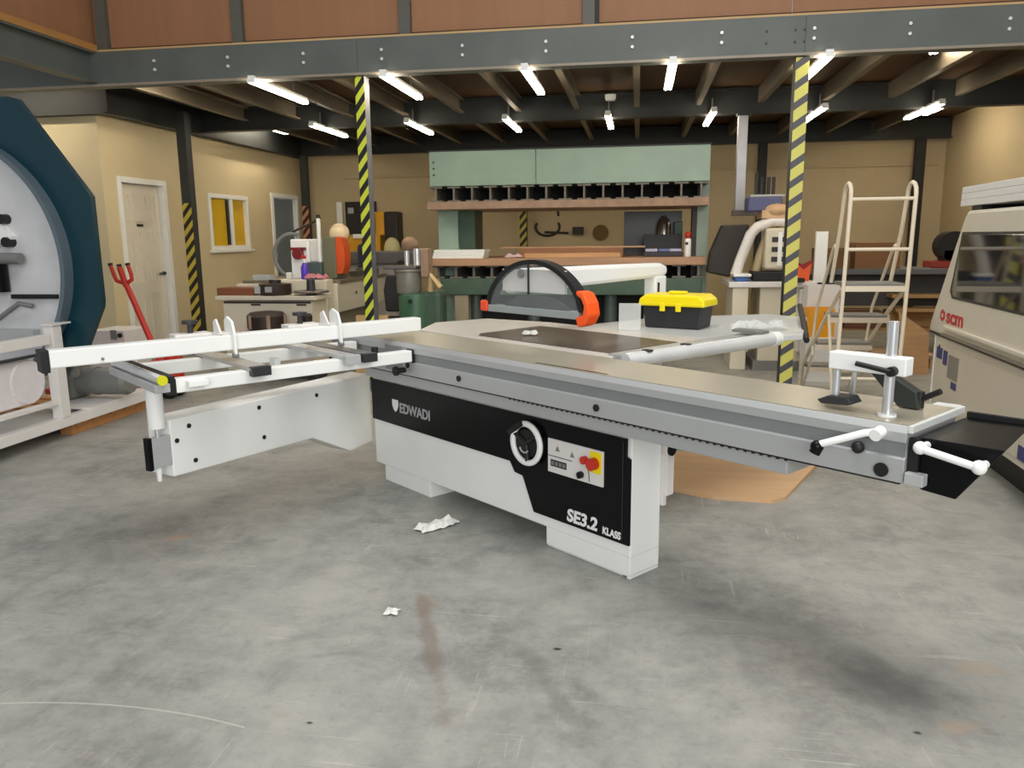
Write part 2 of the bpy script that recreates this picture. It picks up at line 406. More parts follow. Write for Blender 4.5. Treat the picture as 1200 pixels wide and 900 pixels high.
# ------------------------------------------------------------------ mezzanine steelwork
def ibeam(x0, x1, y, z0, z1, fw=.13, ft=.016, wt=.012):
    return MB().box(x0, x1, y-fw/2, y+fw/2, z0, z0+ft).box(x0, x1, y-fw/2, y+fw/2, z1-ft, z1).box(x0, x1, y-wt/2, y+wt/2, z0+ft, z1-ft)
def ibeamY(y0, y1, x, z0, z1, fw=.13, ft=.016, wt=.012):
    return MB().box(x-fw/2, x+fw/2, y0, y1, z0, z0+ft).box(x-fw/2, x+fw/2, y0, y1, z1-ft, z1).box(x-wt/2, x+wt/2, y0, y1, z0+ft, z1-ft)
fb = thing('steel_beam', 'long grey bolted steel beam across the front edge of the mezzanine', 'beam', (0, 7, 2.8))
b = MB().box(-7, XR, -.065, .065, .0, .016).box(-7, XR, -.065, .065, .284, .3)
b.box(-7, -2.44, -.075, -.06, .016, .284).box(-2.437, 1.277, -.075, -.06, .016, .284).box(1.28, XR, -.075, -.06, .016, .284)
b.build('beam_web', steel, fb)
MB().box(-7, XR, -.08, -.066, -.002, .018).build('bottom_flange', mat('flange_edge', (150, 138, 122), .4, var=.1), fb)
bx = [-4.35+.7115*k for k in range(12)]
for x in bx[:11]:
    for dz in (.12, .195):
        MB().cyl((x, -.075, dz), (x, -.09, dz), .014, seg=6).build('bolt', boltm, fb)
for x in (.98, 1.2, 1.27):
    for dz in (.1, .19): MB().cyl((x, -.075, dz), (x, -.084, dz), .009, seg=6).build('dark_bolt', dark, fb)
tag(ibeam(XL, XR, 10.0, 2.79, 3.08).build('steel_beam', steeld), 'dark steel beam midway back under the mezzanine deck', 'beam')
tag(ibeam(XL, XR, 13.15, 2.79, 3.08, .12).build('steel_beam', steeld), 'dark steel beam along the top of the back wall', 'beam')
tag(ibeamY(8.06, 13.05, XL+.12, 2.74, 3.08, .11).build('steel_beam', steeld), 'dark steel beam along the top of the left office wall', 'beam')
tag(ibeam(-10.5, XL+.2, 7.98, 2.73, 3.08, .11).build('steel_beam', steeld), 'dark steel beam along the wall top left of the panelled door', 'beam')
tag(ibeamY(2.2, 6.92, -5.0, 2.83, 3.1, .13).build('steel_beam', steel), 'grey steel beam running toward the viewer at upper left', 'beam')
# joists
def cjoist(y0, y1):
    w, h, t = .065, .17, .006
    return MB().prism([(0, 0), (w, 0), (w, .02), (w-t, .02), (w-t, t), (t, t), (t, h-t), (w-t, h-t), (w-t, h-.02), (w, h-.02), (w, h), (0, h)], 'xz', y0, y1)
jf = cjoist(7.08, 9.93); jf = jf.build('ceiling_joist', galvj)
jb = cjoist(10.07, 13.08).build('ceiling_joist', galvj)
xs = [-5.06]+bx
for i, x in enumerate(xs):
    for src, bay in ((jf, 'front'), (jb, 'rear')):
        if i == 0: o = src
        else:
            o = src.copy(); C.objects.link(o)
        o.location = (x, 0, 2.9)
        tag(o, 'thin steel deck joist, %s from the left in the %s bay of the mezzanine' % (ORD[i], bay), 'joist', 'deck joists under the mezzanine, %s bay' % bay)
# columns
def column(x, y, w, d, tape, z0, z1, ztop, label, tm, pm=steeld):
    t = thing('steel_column', label, 'column', (x, y, 0))
    MB().box(-w/2, w/2, 0, d, .012, ztop).build('post', pm, t, bev=.004)
    MB().box(-w/2-.06, w/2+.06, -.06, d+.06, 0, .012).build('base_plate', pm, t)
    if tape: MB().box(-w/2+.001, w/2-.001, -.003, 0, z0, z1).build('hazard_tape', tm, t)
    return t
column(-2.44, 6.96, .085, .13, 1, .1, 2.79, 2.798, 'slim column with bright yellow and black tape beside the left benches', hazL, mat('post_grey', (96, 98, 104), .5))
column(1.275, 6.96, .106, .13, 1, .05, 2.79, 2.798, 'column with faded yellow and grey tape beside the white step ladder', hazR)
column(-5.4, 9.0, .12, .12, 1, .1, 1.84, 2.898, 'dark column with striped lower half between panelled door and yellow window', hazF)
column(-5.6, 12.95, .12, .1, 1, .1, 1.95, 2.788, 'dark striped column in the far left corner beside the grey door', hazard('hazard_red', (196, 150, 110), (70, 24, 18), .16, -1.2))
column(-1.87, 13.0, .12, .1, 1, .1, 1.9, 2.788, 'dark striped column on the back wall behind the green press', hazF)
column(1.87, 13.0, .13, .1, 0, 0, 0, 2.788, 'plain dark column on the back wall behind the white router machine', hazF, blackm)
column(4.15, 13.0, .14, .1, 0, 0, 0, 2.788, 'plain dark column in the far right corner behind the ladder', hazF, blackm)

# mezzanine upstand panels
MX = [-4.927, -3.59, -2.036, -.446, 1.197, 2.9, XR]
names = ['leftmost over the front beam', 'second from the left over the front beam', 'third from the left over the front beam', 'left of the split panels over the front beam', 'right of the near yellow column over the front beam', 'at the far right over the front beam']
for i in range(6):
    tag(MB().box(MX[i]+(.004 if i else -.12), MX[i+1]-.004, 7.09, 7.11, 3.165, 4.4).build('wall_panel', chip), 'tan brown board panel, %s' % names[i], 'panel', 'brown boards above the mezzanine edge')
for i in range(4):
    w = .05
    t = thing('panel_post', 'dark upright between brown boards, %s from the left' % ORD[i], 'post', (MX[i], 7.03, 3.125))
    MB().box(-w, w, 0, .06, 0, 1.27).build('upright', mat('post_olive', (92, 92, 84), .5), t)
    if i == 3: MB().box(.052, .085, 0, .06, 0, 1.27).build('dark_edge', blackm, t)
tag(MB().box(1.15, XR, 7.02, 7.045, 3.3, 3.32).build('rail_strip', darkr), 'thin dark strip along the right hand brown boards', 'strip')
tag(MB().box(-5.03, XR, 6.97, 7.02, 3.1, 3.125).build('timber_strip', pine), 'narrow timber strip lying on the front mezzanine beam', 'strip')
tag(MB().box(-5.06, -4.93, 2.2, 6.96, 3.102, 3.162).build('timber_strip', wood('timber_strip_wood', (180, 130, 70), .6, 'Y')), 'timber strip lying along the upper left beam', 'strip')
tag(MB().box(-5.06, -5.03, 2.2, 7.08, 3.165, 4.4).build('wall_panel', chip), 'tan brown board panel standing on the upper left side beam', 'panel')

# fluorescent battens
def batten():
    t = thing('fluorescent_light', '', 'light', (0, 0, 0))
    MB().box(-.03, .03, -.59, .59, .03, .06).build('housing', white, t, bev=.004)
    MB().cyl((-.02, -.58, .012), (-.02, .58, .012), .016, seg=10).build('tube', tube_m, t, smooth=True)
    MB().cyl((.02, -.58, .012), (.02, .58, .012), .016, seg=10).build('tube', tube_m, t, smooth=True)
    for y in (-.585, .585): MB().box(-.035, .035, y-.006, y+.006, .0, .03).build('end_cap', white, t)
    for y in (-.29, .29): MB().box(-.008, .008, y-.008, y+.008, .06, .2).build('hanger', galv, t)
    return t
l0 = batten(); first = True
for row, yy, xx in (('front', 7.46, [-3.41, -2.2, -.97, .25, 1.46]), ('rear', 10.16, [-4.0, -2.79, -1.59, -.38, .82, 2.02, 3.23])):
    for i, x in enumerate(xx):
        lab = 'lit fluorescent batten, %s from the left in the %s row under the mezzanine' % (ORD[i], row)
        if first: l0.location = (x, yy, 2.765); l0['label'] = lab; l0['group'] = 'fluorescent battens'; first = False
        else: dup(l0, (x, yy, 2.765), lab, 'fluorescent battens')
for k, (x, y, z) in enumerate([(-5.42, 11.4, 3.0), (-6.6, 7.45, 3.0), (3.9, 11.6, 3.0), (-4.6, 7.69, 3.03), (2.67, 7.69, 3.03)]):  # third one is an unseen lamp added to brighten the far right corner
    lab = ['close to the office wall above the yellow window', 'at far left above the teal wrapping machine', 'added out of sight near the far right corner', 'tucked up over the red pallet truck', 'tucked up over the cream machine at right',
           'at the back wall left of the press', 'at the back wall right of the press', 'at the back wall above the notice board', 'at the back wall behind the ladder'][k]
    dup(l0, (x, y, z), 'fluorescent batten ' + lab, 'fluorescent battens', R(90) if k == 1 else None)
# sensors
tag(MB().lathe([(.05, 0), (.06, .03), (.06, .06)], (-.33, 9.0, 2.84)).build('smoke_detector', white, smooth=True), 'small white detector hanging from a joist above the press', 'detector')
tag(MB().cyl((2.35, 13.28, 2.42), (2.6, 13.28, 2.42), .015).cyl((-5, 13.285, 2.42), (4.5, 13.285, 2.42), .02).build('conduit', wallm, smooth=True), 'pipe conduit running along the back wall', 'conduit')

# ------------------------------------------------------------------ SAW
SA = -.6930416875
saw = thing('panel_saw', 'large white and black sliding table panel saw in the centre of the floor', 'saw', (-.00984, 3.08, 0), SA)
# base
b = MB().box(-1.96, 0, .0, .19, .094, .80).box(-1.8, -.75, .19, .70, .094, .85)
base = b.build('base', white, saw, bev=.006)
MB().box(-1.873, -1.42, .006, .3, 0, .094).build('base_foot', white, saw, bev=.004)
MB().box(-.5, -.002, .002, .19, .01, .146).box(-.5, -.05, .01, .185, 0, .01).box(-.02, -.002, .002, .19, 0, .02).build('base_foot', white, saw, bev=.003)
# fascia
fas = MB().prism([(-1.957, .60), (-1.957, .362), (-.733, .359), (-.7, .312), (-.644, .306), (-.569, .149), (0.002, .151), (.002, .518), (-.019, .526), (-.019, .60)], 'xz', -.014, -.001).build('fascia', black, saw, bev=.003)
MB().box(-.035, -.031, -.0165, -.014, .17, .585).build('fascia_groove', dark, fas)
text('model_lettering', 'SE3.2', .078, orient((1, 0, 0), (0, 0, 1), (-.352, -.0145, .17)), wtext, fas, sx=1.06, bold=.0028, shear=.12)
text('klass_lettering', 'KLASS', .044, orient((1, 0, 0), (0, 0, 1), (-.142, -.0145, .168)), wtext, fas, sx=.84, bold=.0016, shear=.05)
text('maker_lettering', 'EDWADI', .076, orient((1, 0, 0), (0, 0, 1), (-1.665, -.0145, .445)), gtext, fas, sx=.98, bold=.0024)
MB().prism([(-1.735, .51), (-1.735, .475), (-1.72, .45), (-1.705, .44), (-1.69, .45), (-1.675, .475), (-1.675, .51)], 'xz', -.016, -.0135).build('shield_emblem', wtext, fas)
# handwheel
hw = MB().ring(circ(-.585, .478, .104, 48), circ(-.585, .478, .077, 48), 'xz', -.052, -.03).build('handwheel', white, saw, bev=.008, smooth=True)
MB().cyl((-.59, -.012, .476), (-.59, -.035, .476), .066).build('wheel_hub', blackm, hw, smooth=True)
w = MB()
for a in (35, 155, 275): w.tube([(-.59, -.035, .476), (-.585+.09*math.cos(R(a)), -.04, .478+.09*math.sin(R(a)))], .012)
w.build('wheel_spoke', blackm, hw)
MB().tube([(-.69, -.05, .515), (-.60, -.058, .572)], .014).build('crank_knob', blackm, hw, smooth=True)
w = MB(); 
w.tube([(-.585+.03*math.cos(R(a)), -.055, .468+.03*math.sin(R(a))) for a in range(200, 340, 20)], .004); w.build('wheel_scale', lgrey, hw)
# control panel
cp = MB().box(-.462, -.135, -.024, -.014, .372, .525).build('control_panel', lilac, saw, bev=.002)
MB().box(-.442, -.345, -.026, -.024, .402, .432).build('display', dark, cp)
d = MB()
for i in range(4): d.box(-.436+.023*i, -.42+.023*i, -.0265, -.026, .408, .426)
d.build('display_digits', midg, cp)
MB().box(-.46, -.31, -.0255, -.024, .447, .45).build('divider_line', dark, cp)
MB().box(-.205, -.142, -.0255, -.024, .425, .517).build('yellow_plate', yellow, cp).location = (.0, 0, 0)
MB().cyl((-.178, -.024, .467), (-.178, -.055, .467), .026).build('emergency_button', red, cp, smooth=True)
MB().cyl((-.232, -.024, .472), (-.232, -.044, .472), .017).build('stop_button', red, cp, smooth=True)
MB().cyl((-.255, -.024, .402), (-.255, -.042, .402), .015).box(-.258, -.252, -.05, -.042, .39, .414).build('selector_switch', blackm, cp)
for x, z in ((-.40, .487), (-.31, .478)):
    MB().prism([(x-.013, z-.012), (x+.013, z-.012), (x, z+.012)], 'xz', -.0258, -.024).build('warning_mark', midg, cp)
MB().tube([(-.222, -.026, .45), (-.212, -.026, .42), (-.208, -.026, .38)], .0015, 6).build('panel_wire', dark, cp)
# side isolator
iso = MB().box(-.03, .022, .2, .25, .32, .66).build('isolator_box', lilac, saw, bev=.004)
MB().box(-.02, .014, .19, .21, .28, .5).build('isolator_bracket', lilac, iso)
MB().cyl((.022, .225, .52), (.03, .225, .52), .026).build('isolator_plug', black, iso, smooth=True)
# lower fixed rail
b = MB().box(-1.75, .765, -.17, .16, .66, .715)
rail = b.build('fixed_rail', alu, saw, bev=.004)
b = MB()
for i in range(46):
    x = -.55+.029*i
    b.box(x, x+.011, -.1735, -.1705, .706, .7135)
b.build('rack_teeth', dark, rail)
# sliding carriage
prof = [(-.19, .720), (-.19, .788), (-.182, .793), (-.182, .83), (-.19, .835), (-.19, .862), (-.176, .880), (-.03, .880), (-.03, .874), (-.018, .874), (-.018, .880), (.155, .880), (.155, .72)]
car = MB().prism(prof, 'yz', -2.08, 1.12).build('sliding_carriage', alu, saw, bev=.002)
MB().box(-2.08, 1.119, -.172, .153, .8802, .8825).build('carriage_top', alub, car)
MB().box(-.40, .0, -.158, -.146, .8825, .8832).build('carriage_slot', darkr, car)
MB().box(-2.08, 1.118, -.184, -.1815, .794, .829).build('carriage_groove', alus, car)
MB().box(-2.07, 1.11, -.189, -.15, .7155, .72).build('carriage_seam', blackm, car)
for x, z in ((-1.3, .772), (-.88, .758), (-.02, .755), (1.06, .748)):
    MB().cyl((x, -.19, z), (x, -.196, z), .014 if x < 1 else .02).build('carriage_plug', blackm, car, smooth=True)
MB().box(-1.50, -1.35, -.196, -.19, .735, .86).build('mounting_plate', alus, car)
MB().cyl((-1.33, -.19, .745), (-1.33, -.235, .745), .014).cyl((-1.33, -.235, .745), (-1.33, -.25, .745), .024).build('clamp_knob', blackm, car, smooth=True)
MB().box(1.12, 1.133, -.185, .19, .862, .8835).box(1.05, 1.12, .155, .2, .868, .8835).build('end_plate', mat('end_cap_pale', (214, 216, 212), .4), car, bev=.002)
# end cover with handle
ec = MB().loft([(x, -.165, z) for x, z in ((1.137, .852), (1.137, .722), (1.16, .706), (1.247, .70), (1.352, .855))], [(x, .20, z) for x, z in ((1.137, .852), (1.137, .722), (1.16, .706), (1.203, .70), (1.309, .855))]).build('end_cover', black, saw, bev=.004)
MB().box(1.14, 1.305, .185, .203, .852, .868).build('cover_lip', blackm, ec)
MB().tube([(1.165, -.165, .835), (1.165, -.215, .835), (1.31, -.215, .812), (1.31, -.165, .812)], .0105).ball((1.165, -.210, .835), .018).ball((1.31, -.210, .812), .019).build('push_handle', white, ec, smooth=True)
MB().box(1.125, 1.175, -.20, -.166, .722, .756).build('end_stop', lgrey, ec, bev=.003)
MB().box(1.125, 1.15, -.178, -.163, .73, .85).build('cover_edge', blackm, ec)
# carriage clamp lever
lv = MB().tube([(1.05, -.19, .857), (1.02, -.225, .852), (.90, -.255, .80)], .0105).build('clamp_lever', white, saw, smooth=True)
MB().cyl((.905, -.252, .80), (.895, -.258, .775), .016).ball((.90, -.256, .796), .018).build('lever_knob', black, lv, smooth=True)
MB().ball((.992, -.195, .80), .018).build('lever_pivot', blackm, lv, smooth=True)
MB().cyl((1.05, -.19, .857), (1.05, -.225, .85), .017).build('lever_hub', white, lv, smooth=True)
# hold down clamp
hd = MB().cyl((1.025, -.10, .882), (1.025, -.10, 1.155), .0145).build('hold_down_post', chrome, saw, smooth=True)
MB().cyl((1.025, -.10, .882), (1.025, -.10, .889), .026).build('post_collar', white, hd, smooth=True)
MB().box(.853, 1.078, -.125, -.075, 1.004, 1.056).build('hold_down_arm', white, hd, bev=.004)
MB().cyl((1.045, -.126, 1.018), (1.045, -.148, 1.018), .014).tube([(1.045, -.145, 1.018), (.95, -.155, 1.033)], .0075).build('arm_lever', blackm, hd, smooth=True)
MB().cyl((.87, -.1, 1.0), (.87, -.1, .92), .011).cyl((.92, -.09, 1.0), (.90, -.06, .92), .008).build('pressure_rod', chrome, hd, smooth=True)
MB().prism([(.825, .905), (.86, .922), (.92, .925), (.935, .905), (.92, .90), (.84, .895)], 'xz', -.13, -.06).build('pressure_pad', dark, hd, bev=.004)
# edging shoe (dark wedge) and lever
sh = MB().prism([(.90, .99), (.93, 1.0), (1.05, .935), (1.06, .886), (1.0, .886)], 'xz', .03, .075).build('edging_shoe', mat('shoe_green', (42, 46, 42), .5), saw, bev=.003)
MB().cyl((1.05, .06, .886), (1.05, .06, .935), .013).tube([(1.05, .06, .91), (1.11, .05, .945)], .009).build('shoe_lever', blackm, sh, smooth=True)
# main table
MB().prism([(-1.76, .20), (-.30, .20), (-.30, .98), (-1.5, 1.0), (-1.97, .88), (-2.02, .5)], 'xy', .84, .880).build('main_table', tablem, saw, bev=.004)
MB().prism([(-1.36, .33), (-1.30, .27), (-.37, .27), (-.375, .78), (-.8, .81), (-1.39, .81)], 'xy', .880, .8825).build('table_film', brownt, saw)
# extension table, rear right
MB().prism([(-1.25, .99), (-.30, .99), (-.11, 1.50), (-.52, 2.30), (-.82, 2.34), (-1.22, 1.65)], 'xy', .850, .880).build('extension_table', mat('table_pale', (206, 208, 206), .3, var=.05), saw, bev=.004)
MB().box(-1.2, -1.1, 1.5, 1.6, .0, .845).build('table_leg', white, saw, bev=.004)
# rip fence rail
rf = MB().cyl((-.235, .22, .866), (-.172, 1.30, .866), .034).build('rip_fence_rail', mat('rail_bright', (226, 227, 226), .25, .25), saw, smooth=True)
MB().box(-.33, -.255, .22, 1.34, .845, .888).build('rail_bracket', alu, rf)
MB().cyl((-.172, 1.30, .866), (-.169, 1.35, .866), .037).build('rail_end_cap', white, rf, smooth=True)
for y in (.34, .62): MB().box(-.24, -.20, y, y+.03, .896, .904).build('rail_clip', dark, rf)
MB().box(-.34, -.17, 1.19, 1.27, .900, .915).build('fence_slide', midg, rf, bev=.003)
MB().tube([(-.52, 2.2, .96), (-.27, 1.8, .90), (-.12, 1.56, .84)], .016).build('fence_handle', blackm, rf, smooth=True)
# blade guard
gy0, gy1 = .25, .31
arc = []
for i in range(33):
    t = i/32; x = -1.215+.70*t
    arc.append((x, 1.055+.235*(4*t*(1-t))**.62))
gd = MB()
rim_o = arc; rim_i = [(-.865+(x+.865)*.925, 1.055+(z-1.055)*.905) for x, z in arc]
g = MB(); n = len(arc)
for yy in (0,):
    vs = []
    for (xo, zo), (xi, zi) in zip(rim_o, rim_i):
        vs.append([g.bm.verts.new((xo, gy0, zo)), g.bm.verts.new((xo, gy1, zo)), g.bm.verts.new((xi, gy1, zi)), g.bm.verts.new((xi, gy0, zi))])
    for A, B in zip(vs, vs[1:]):
        for j in range(4): g.bm.faces.new((A[j], A[(j+1)%4], B[(j+1)%4], B[j]))
    g.bm.faces.new(vs[0]); g.bm.faces.new(vs[-1][::-1])
gd = g.build('blade_guard', blackm, saw)
MB().prism(rim_i, 'xz', gy0+.008, gy0+.013).build('guard_window', glassm, gd)
MB().box(-1.19, -.54, gy0-.005, gy1, 1.02, 1.055).build('guard_sill', mat('guard_grey', (150, 158, 158), .4), gd, bev=.004)
MB().box(-1.25, -1.195, gy0-.01, gy1+.01, 1.02, 1.075).build('guard_end', mat('red_orange', (246, 80, 44), .4), gd, bev=.008)
MB().prism([(-.555, 1.03), (-.54, .985), (-.495, 1.0), (-.468, 1.045), (-.478, 1.10), (-.508, 1.145), (-.55, 1.155), (-.553, 1.135), (-.522, 1.118), (-.503, 1.085), (-.51, 1.045)], 'xz', gy0-.01, gy1+.01).build('guard_handle', orange, gd, bev=.008)
MB().box(-1.11, -.66, gy1-.03, gy1-.015, 1.13, 1.24).build('guard_hood', lilac, gd)
MB().box(-.89, -.88, gy0, gy0+.006, 1.12, 1.275).build('window_strut', dark, gd)
MB().cyl((-.94, gy0, 1.22), (-.94, gy0+.008, 1.22), .022).build('guard_vent', midg, gd, smooth=True)
MB().prism([(-1.08, 1.056), (-.98, 1.11), (-.76, 1.115), (-.66, 1.085), (-.61, 1.056)], 'xz', gy1-.045, gy1-.035).build('blade_cover', dark, gd)
# overhead guard arm
ga = MB().prism([(.29, 1.115), (.29, 1.24), (1.48, 1.235), (1.54, 1.215), (1.54, 1.165), (1.48, 1.15)], 'yz', -1.12, -1.03).build('guard_arm', white, saw, bev=.02)
MB().box(-1.12, -1.03, 1.42, 1.53, .878, 1.16).build('arm_post', white, ga, bev=.012)
MB().box(-1.03, -1.025, 1.44, 1.455, .95, 1.12).build('arm_post_slot', dark, ga)
# swing arm (angled)
A0 = Vector((-1.652, -1.25)); A1 = Vector((-2.06, -.04)); dv = (A0-A1).normalized(); L = 1.385; dv = (A1-A0).normalized()
ang = math.atan2(dv.y, dv.x)
sw = MB().prism([(0, .335), (0, .60), (L, .60), (L, .185), (L-.2, .168), (L-.50, .315)], 'xz', -.0, .16).build('swing_arm', white, saw, bev=.006)
sw.location = (A0.x, A0.y, 0); sw.rotation_euler = (0, 0, ang)
MB().box(-.095, .0, .0, .035, .395, .535).build('arm_end_block', lgrey, sw, bev=.004)
MB().box(-.115, -.095, .0, .035, .39, .54).build('arm_end_cap', black, sw, bev=.003)
for x, z in ((.10, .555), (.12, .385), (.52, .56), (.54, .40), (.93, .55), (.03, .50)):
    MB().cyl((x, -.004, z), (x, .005, z), .011).build('arm_bolt', blackm, sw, smooth=True)
MB().cyl((-.06, .02, .33), (-.06, .02, .395), .010, .014).build('arm_pin', white, sw, smooth=True)
p = A0+dv*(-.05)+Vector((-dv.y, dv.x))*.02
tl = MB().cyl((p.x, p.y, .575), (p.x, p.y, .80), .036).build('telescopic_leg', white, saw, smooth=True)
MB().cyl((p.x, p.y, .535), (p.x, p.y, .575), .012).build('leg_rod', chrome, tl, smooth=True)
# crosscut frame
cf = MB().box(-1.30, -1.245, -1.335, -.20, .796, .853).build('crosscut_frame', white, saw, bev=.004)
MB().box(-1.83, -1.775, -1.36, -.20, .79, .85).build('rear_member', white, cf, bev=.004)
MB().box(-1.302, -1.243, -1.365, -1.335, .79, .856).build('member_cap', blackm, cf, bev=.003)
MB().box(-1.302, -1.243, -.20, -.17, .79, .856).build('member_cap', blackm, cf, bev=.003)
MB().box(-1.86, -1.22, -1.425, -1.365, .808, .843).build('side_member', lgrey, cf, bev=.004)
ro = MB().cyl((-1.85, -1.40, .862), (-1.21, -1.40, .862), .019).build('end_roller', chrome, cf, smooth=True)
MB().cyl((-1.21, -1.40, .862), (-1.195, -1.40, .862), .020).build('roller_cap', yelg, ro, smooth=True)
MB().box(-1.84, -1.24, -1.365, -1.34, .82, .868).build('roller_strip', blackm, cf)
def slat(y, w, m1, m2):
    s_ = MB().box(-1.85, -1.20, y-w/2, y+w/2, .855, .871).build('support_slat', m1, cf, bev=.002)
    MB().box(-1.22, -1.185, y-w/2, y+w/2, .832, .873).build('slat_cap', m2, s_, bev=.002)
slat(-1.0, .085, mat('slat_grey', (186, 182, 172), .4, .3), dark)
slat(-.56, .075, mat('slat_light', (196, 196, 196), .35, .4), lgrey)
slat(-.47, .075, mat('slat_dark', (108, 108, 110), .4, .3), dark)
MB().box(-1.245, -1.20, -1.30, -1.22, .82, .845).build('frame_lug', white, cf, bev=.003)
MB().box(-1.56, -1.50, -.80, -.77, .79, .85).build('frame_hook', white, cf, bev=.003)
MB().cyl((-1.38, -.33, .80), (-1.38, -.33, .87), .017).build('frame_knob', blackm, cf, smooth=True)
# crosscut fence
cfn = MB().box(-1.50, -1.425, -1.735, -.015, .921, .990).build('crosscut_fence', white, saw, bev=.005)
MB().box(-1.503, -1.422, -1.765, -1.735, .906, .994).build('fence_cap', blackm, cfn, bev=.003)
MB().box(-1.48, -1.47, -1.73, -.02, .990, .9915).build('fence_scale', mat('scale_grey', (200, 200, 196), .4), cfn)
MB().cyl((-1.424, -1.55, .94), (-1.420, -1.55, .94), .006).build('fence_screw', midg, cfn)
for y in (-1.02, -.50):
    st = MB().prism([(-1.50, .996), (-1.50, 1.05), (-1.47, 1.068), (-1.42, 1.05), (-1.395, .99), (-1.395, .90), (-1.415, .90), (-1.42, .996)], 'xz', y-.006, y+.006).build('flip_stop', white, cfn, bev=.002)
    MB().prism([(-1.50, .996), (-1.50, 1.05), (-1.47, 1.06), (-1.42, .996)], 'xz', y-.055, y-.045).box(-1.51, -1.43, y-.06, y+.01, .9905, 1.0).build('stop_carriage', lilac, st, bev=.002)
    MB().box(-1.58, -1.50, y-.22, y-.06, .955, 1.0).build('stop_block', lilac, st, bev=.003)
    MB().cyl((-1.54, y-.14, 1.0), (-1.54, y-.14, 1.04), .012).cyl((-1.54, y-.14, 1.04), (-1.54, y-.14, 1.055), .034).build('stop_knob', dark, st, smooth=True)
    MB().cyl((-1.405, y-.012, .90), (-1.405, y+.012, .90), .012).build('stop_roller', midg, st, smooth=True)

def sawpt(x, y, z):
    c, s = math.cos(SA), math.sin(SA)
    return (-.00984+c*x-s*y, 3.08+s*x+c*y, z)
# toolbox
tb = thing('toolbox', 'black plastic toolbox with bright yellow lid on the saw table', 'toolbox', sawpt(-.785, 1.32, .8815), SA+R(16))
tb.scale = (1.04, 1.05, 1.08)
MB().prism([(-.155, 0), (.155, 0), (.17, .115), (-.17, .115)], 'xz', -.09, .09).build('box_body', mat('box_black', (38, 38, 42), .5), tb, bev=.008)
MB().prism([(-.19, .115), (.19, .115), (.185, .15), (.15, .175), (-.15, .175), (-.185, .15)], 'xz', -.11, .11).build('lid', yellow, tb, bev=.01)
MB().box(-.05, .05, -.02, .02, .176, .19).build('handle', yellow, tb, bev=.006)
MB().box(-.06, -.03, -.118, -.108, .09, .13).build('latch', yellow, tb, bev=.003)
MB().box(.03, .06, -.118, -.108, .09, .13).build('latch', yellow, tb, bev=.003)
o = MB().crumple(.30, .2, .05, 9, 7, 3).build('plastic_sheet', film); o.location = sawpt(-.40, 1.55, .882); tag(o, 'crumpled clear plastic sheet on the saw table right of the toolbox', 'plastic sheet')
o = MB().box(-.06, .06, -.004, .004, 0, .15).build('clear_block', film); o.location = sawpt(-.87, 1.0, .8815); o.rotation_euler = (0, 0, 0); tag(o, 'small clear plastic panel standing left of the toolbox', 'panel')
o = MB().crumple(.09, .05, .03, 5, 4, 5).build('plastic_scrap', crumpl); o.location = sawpt(-1.1, .46, .884); tag(o, 'small crumpled plastic scrap on the brown table film', 'scrap')
o = MB().crumple(.22, .09, .035, 9, 5, 8).build('plastic_strip', crumpl); o.location = (-.955, 3.575, 0); o.rotation_euler = (0, 0, R(48)); tag(o, 'crumpled translucent plastic strip on the floor before the saw', 'plastic strip')
o = MB().crumple(.055, .05, .025, 5, 4, 9).build('paper_scrap', crumpl); o.location = (-.90, 2.67, 0); tag(o, 'tiny white scrap lying on the open concrete', 'scrap')
o = MB().prism([(.02, 4.36), (.42, 4.16), (.72, 4.13), (.80, 4.19), (1.12, 4.9), (.95, 5.02), (.22, 5.05)], 'xy', 0, .02).build('plywood_sheet', ply); tag(o, 'tan plywood sheet lying on the floor under the saw', 'sheet')

# ------------------------------------------------------------------ teal wrapping machine (left)
wm = thing('wrapping_machine', 'big teal octagonal ring wrapping machine with white conveyor at left edge', 'machine', (-4.87, 5.05, 0))
octo = [(1.125, .955), (1.125, 1.71), (.635, 2.38), (-.68, 2.38), (-1.16, 1.71), (-1.16, .96), (-.92, .52), (.90, .52)]
def oct_ring(n, cz, r):
    out = []
    for i in range(n):
        a = 2*math.pi*i/n; d = Vector((math.cos(a), math.sin(a))); best = 9
        for (p, q) in zip(octo, octo[1:]+octo[:1]):
            p = Vector(p)-Vector((0, cz)); q = Vector(q)-Vector((0, cz)); e = q-p
            den = d.x*e.y-d.y*e.x
            if abs(den) < 1e-9: continue
            t = (p.x*e.y-p.y*e.x)/den; s_ = (p.x*d.y-p.y*d.x)/den
            if t > 0 and -1e-6 <= s_ <= 1+1e-6: best = min(best, t)
        best = max(best, .95)
        out.append((d.x*best, cz+d.y*best))
    return out
nn = 144
MB().ring(oct_ring(nn, 1.24, .9), circ(0, 1.24, .93, nn), 'xz', 0, .05).build('octagon_panel', teal, wm)
MB().ring(circ(0, 1.24, .932, 96), circ(0, 1.24, .90, 96), 'xz', -.09, .3).build('drum_rim', tealg, wm, smooth=True)
dr = MB().prism(circ(0, 1.24, .90, 96), 'xz', .02, .06).build('drum_face', mat('drum_white', (214, 214, 216), .4), wm)
MB().box(.42, .78, -.012, .02, 1.0, 1.03).build('drum_slot', blackm, dr)
for x, z in ((.44, 1.56), (.46, 1.40)): MB().cyl((x, .02, z), (x, -.05, z), .035).build('roller_end', blackm, dr, smooth=True)
MB().cyl((.3, -.06, 1.29), (.58, -.06, 1.285), .04).build('tension_roller', midg, dr, smooth=True)
MB().cyl((.35, -.03, 1.05), (.35, -.03, 1.26), .07).build('film_reel', black, dr, smooth=True)
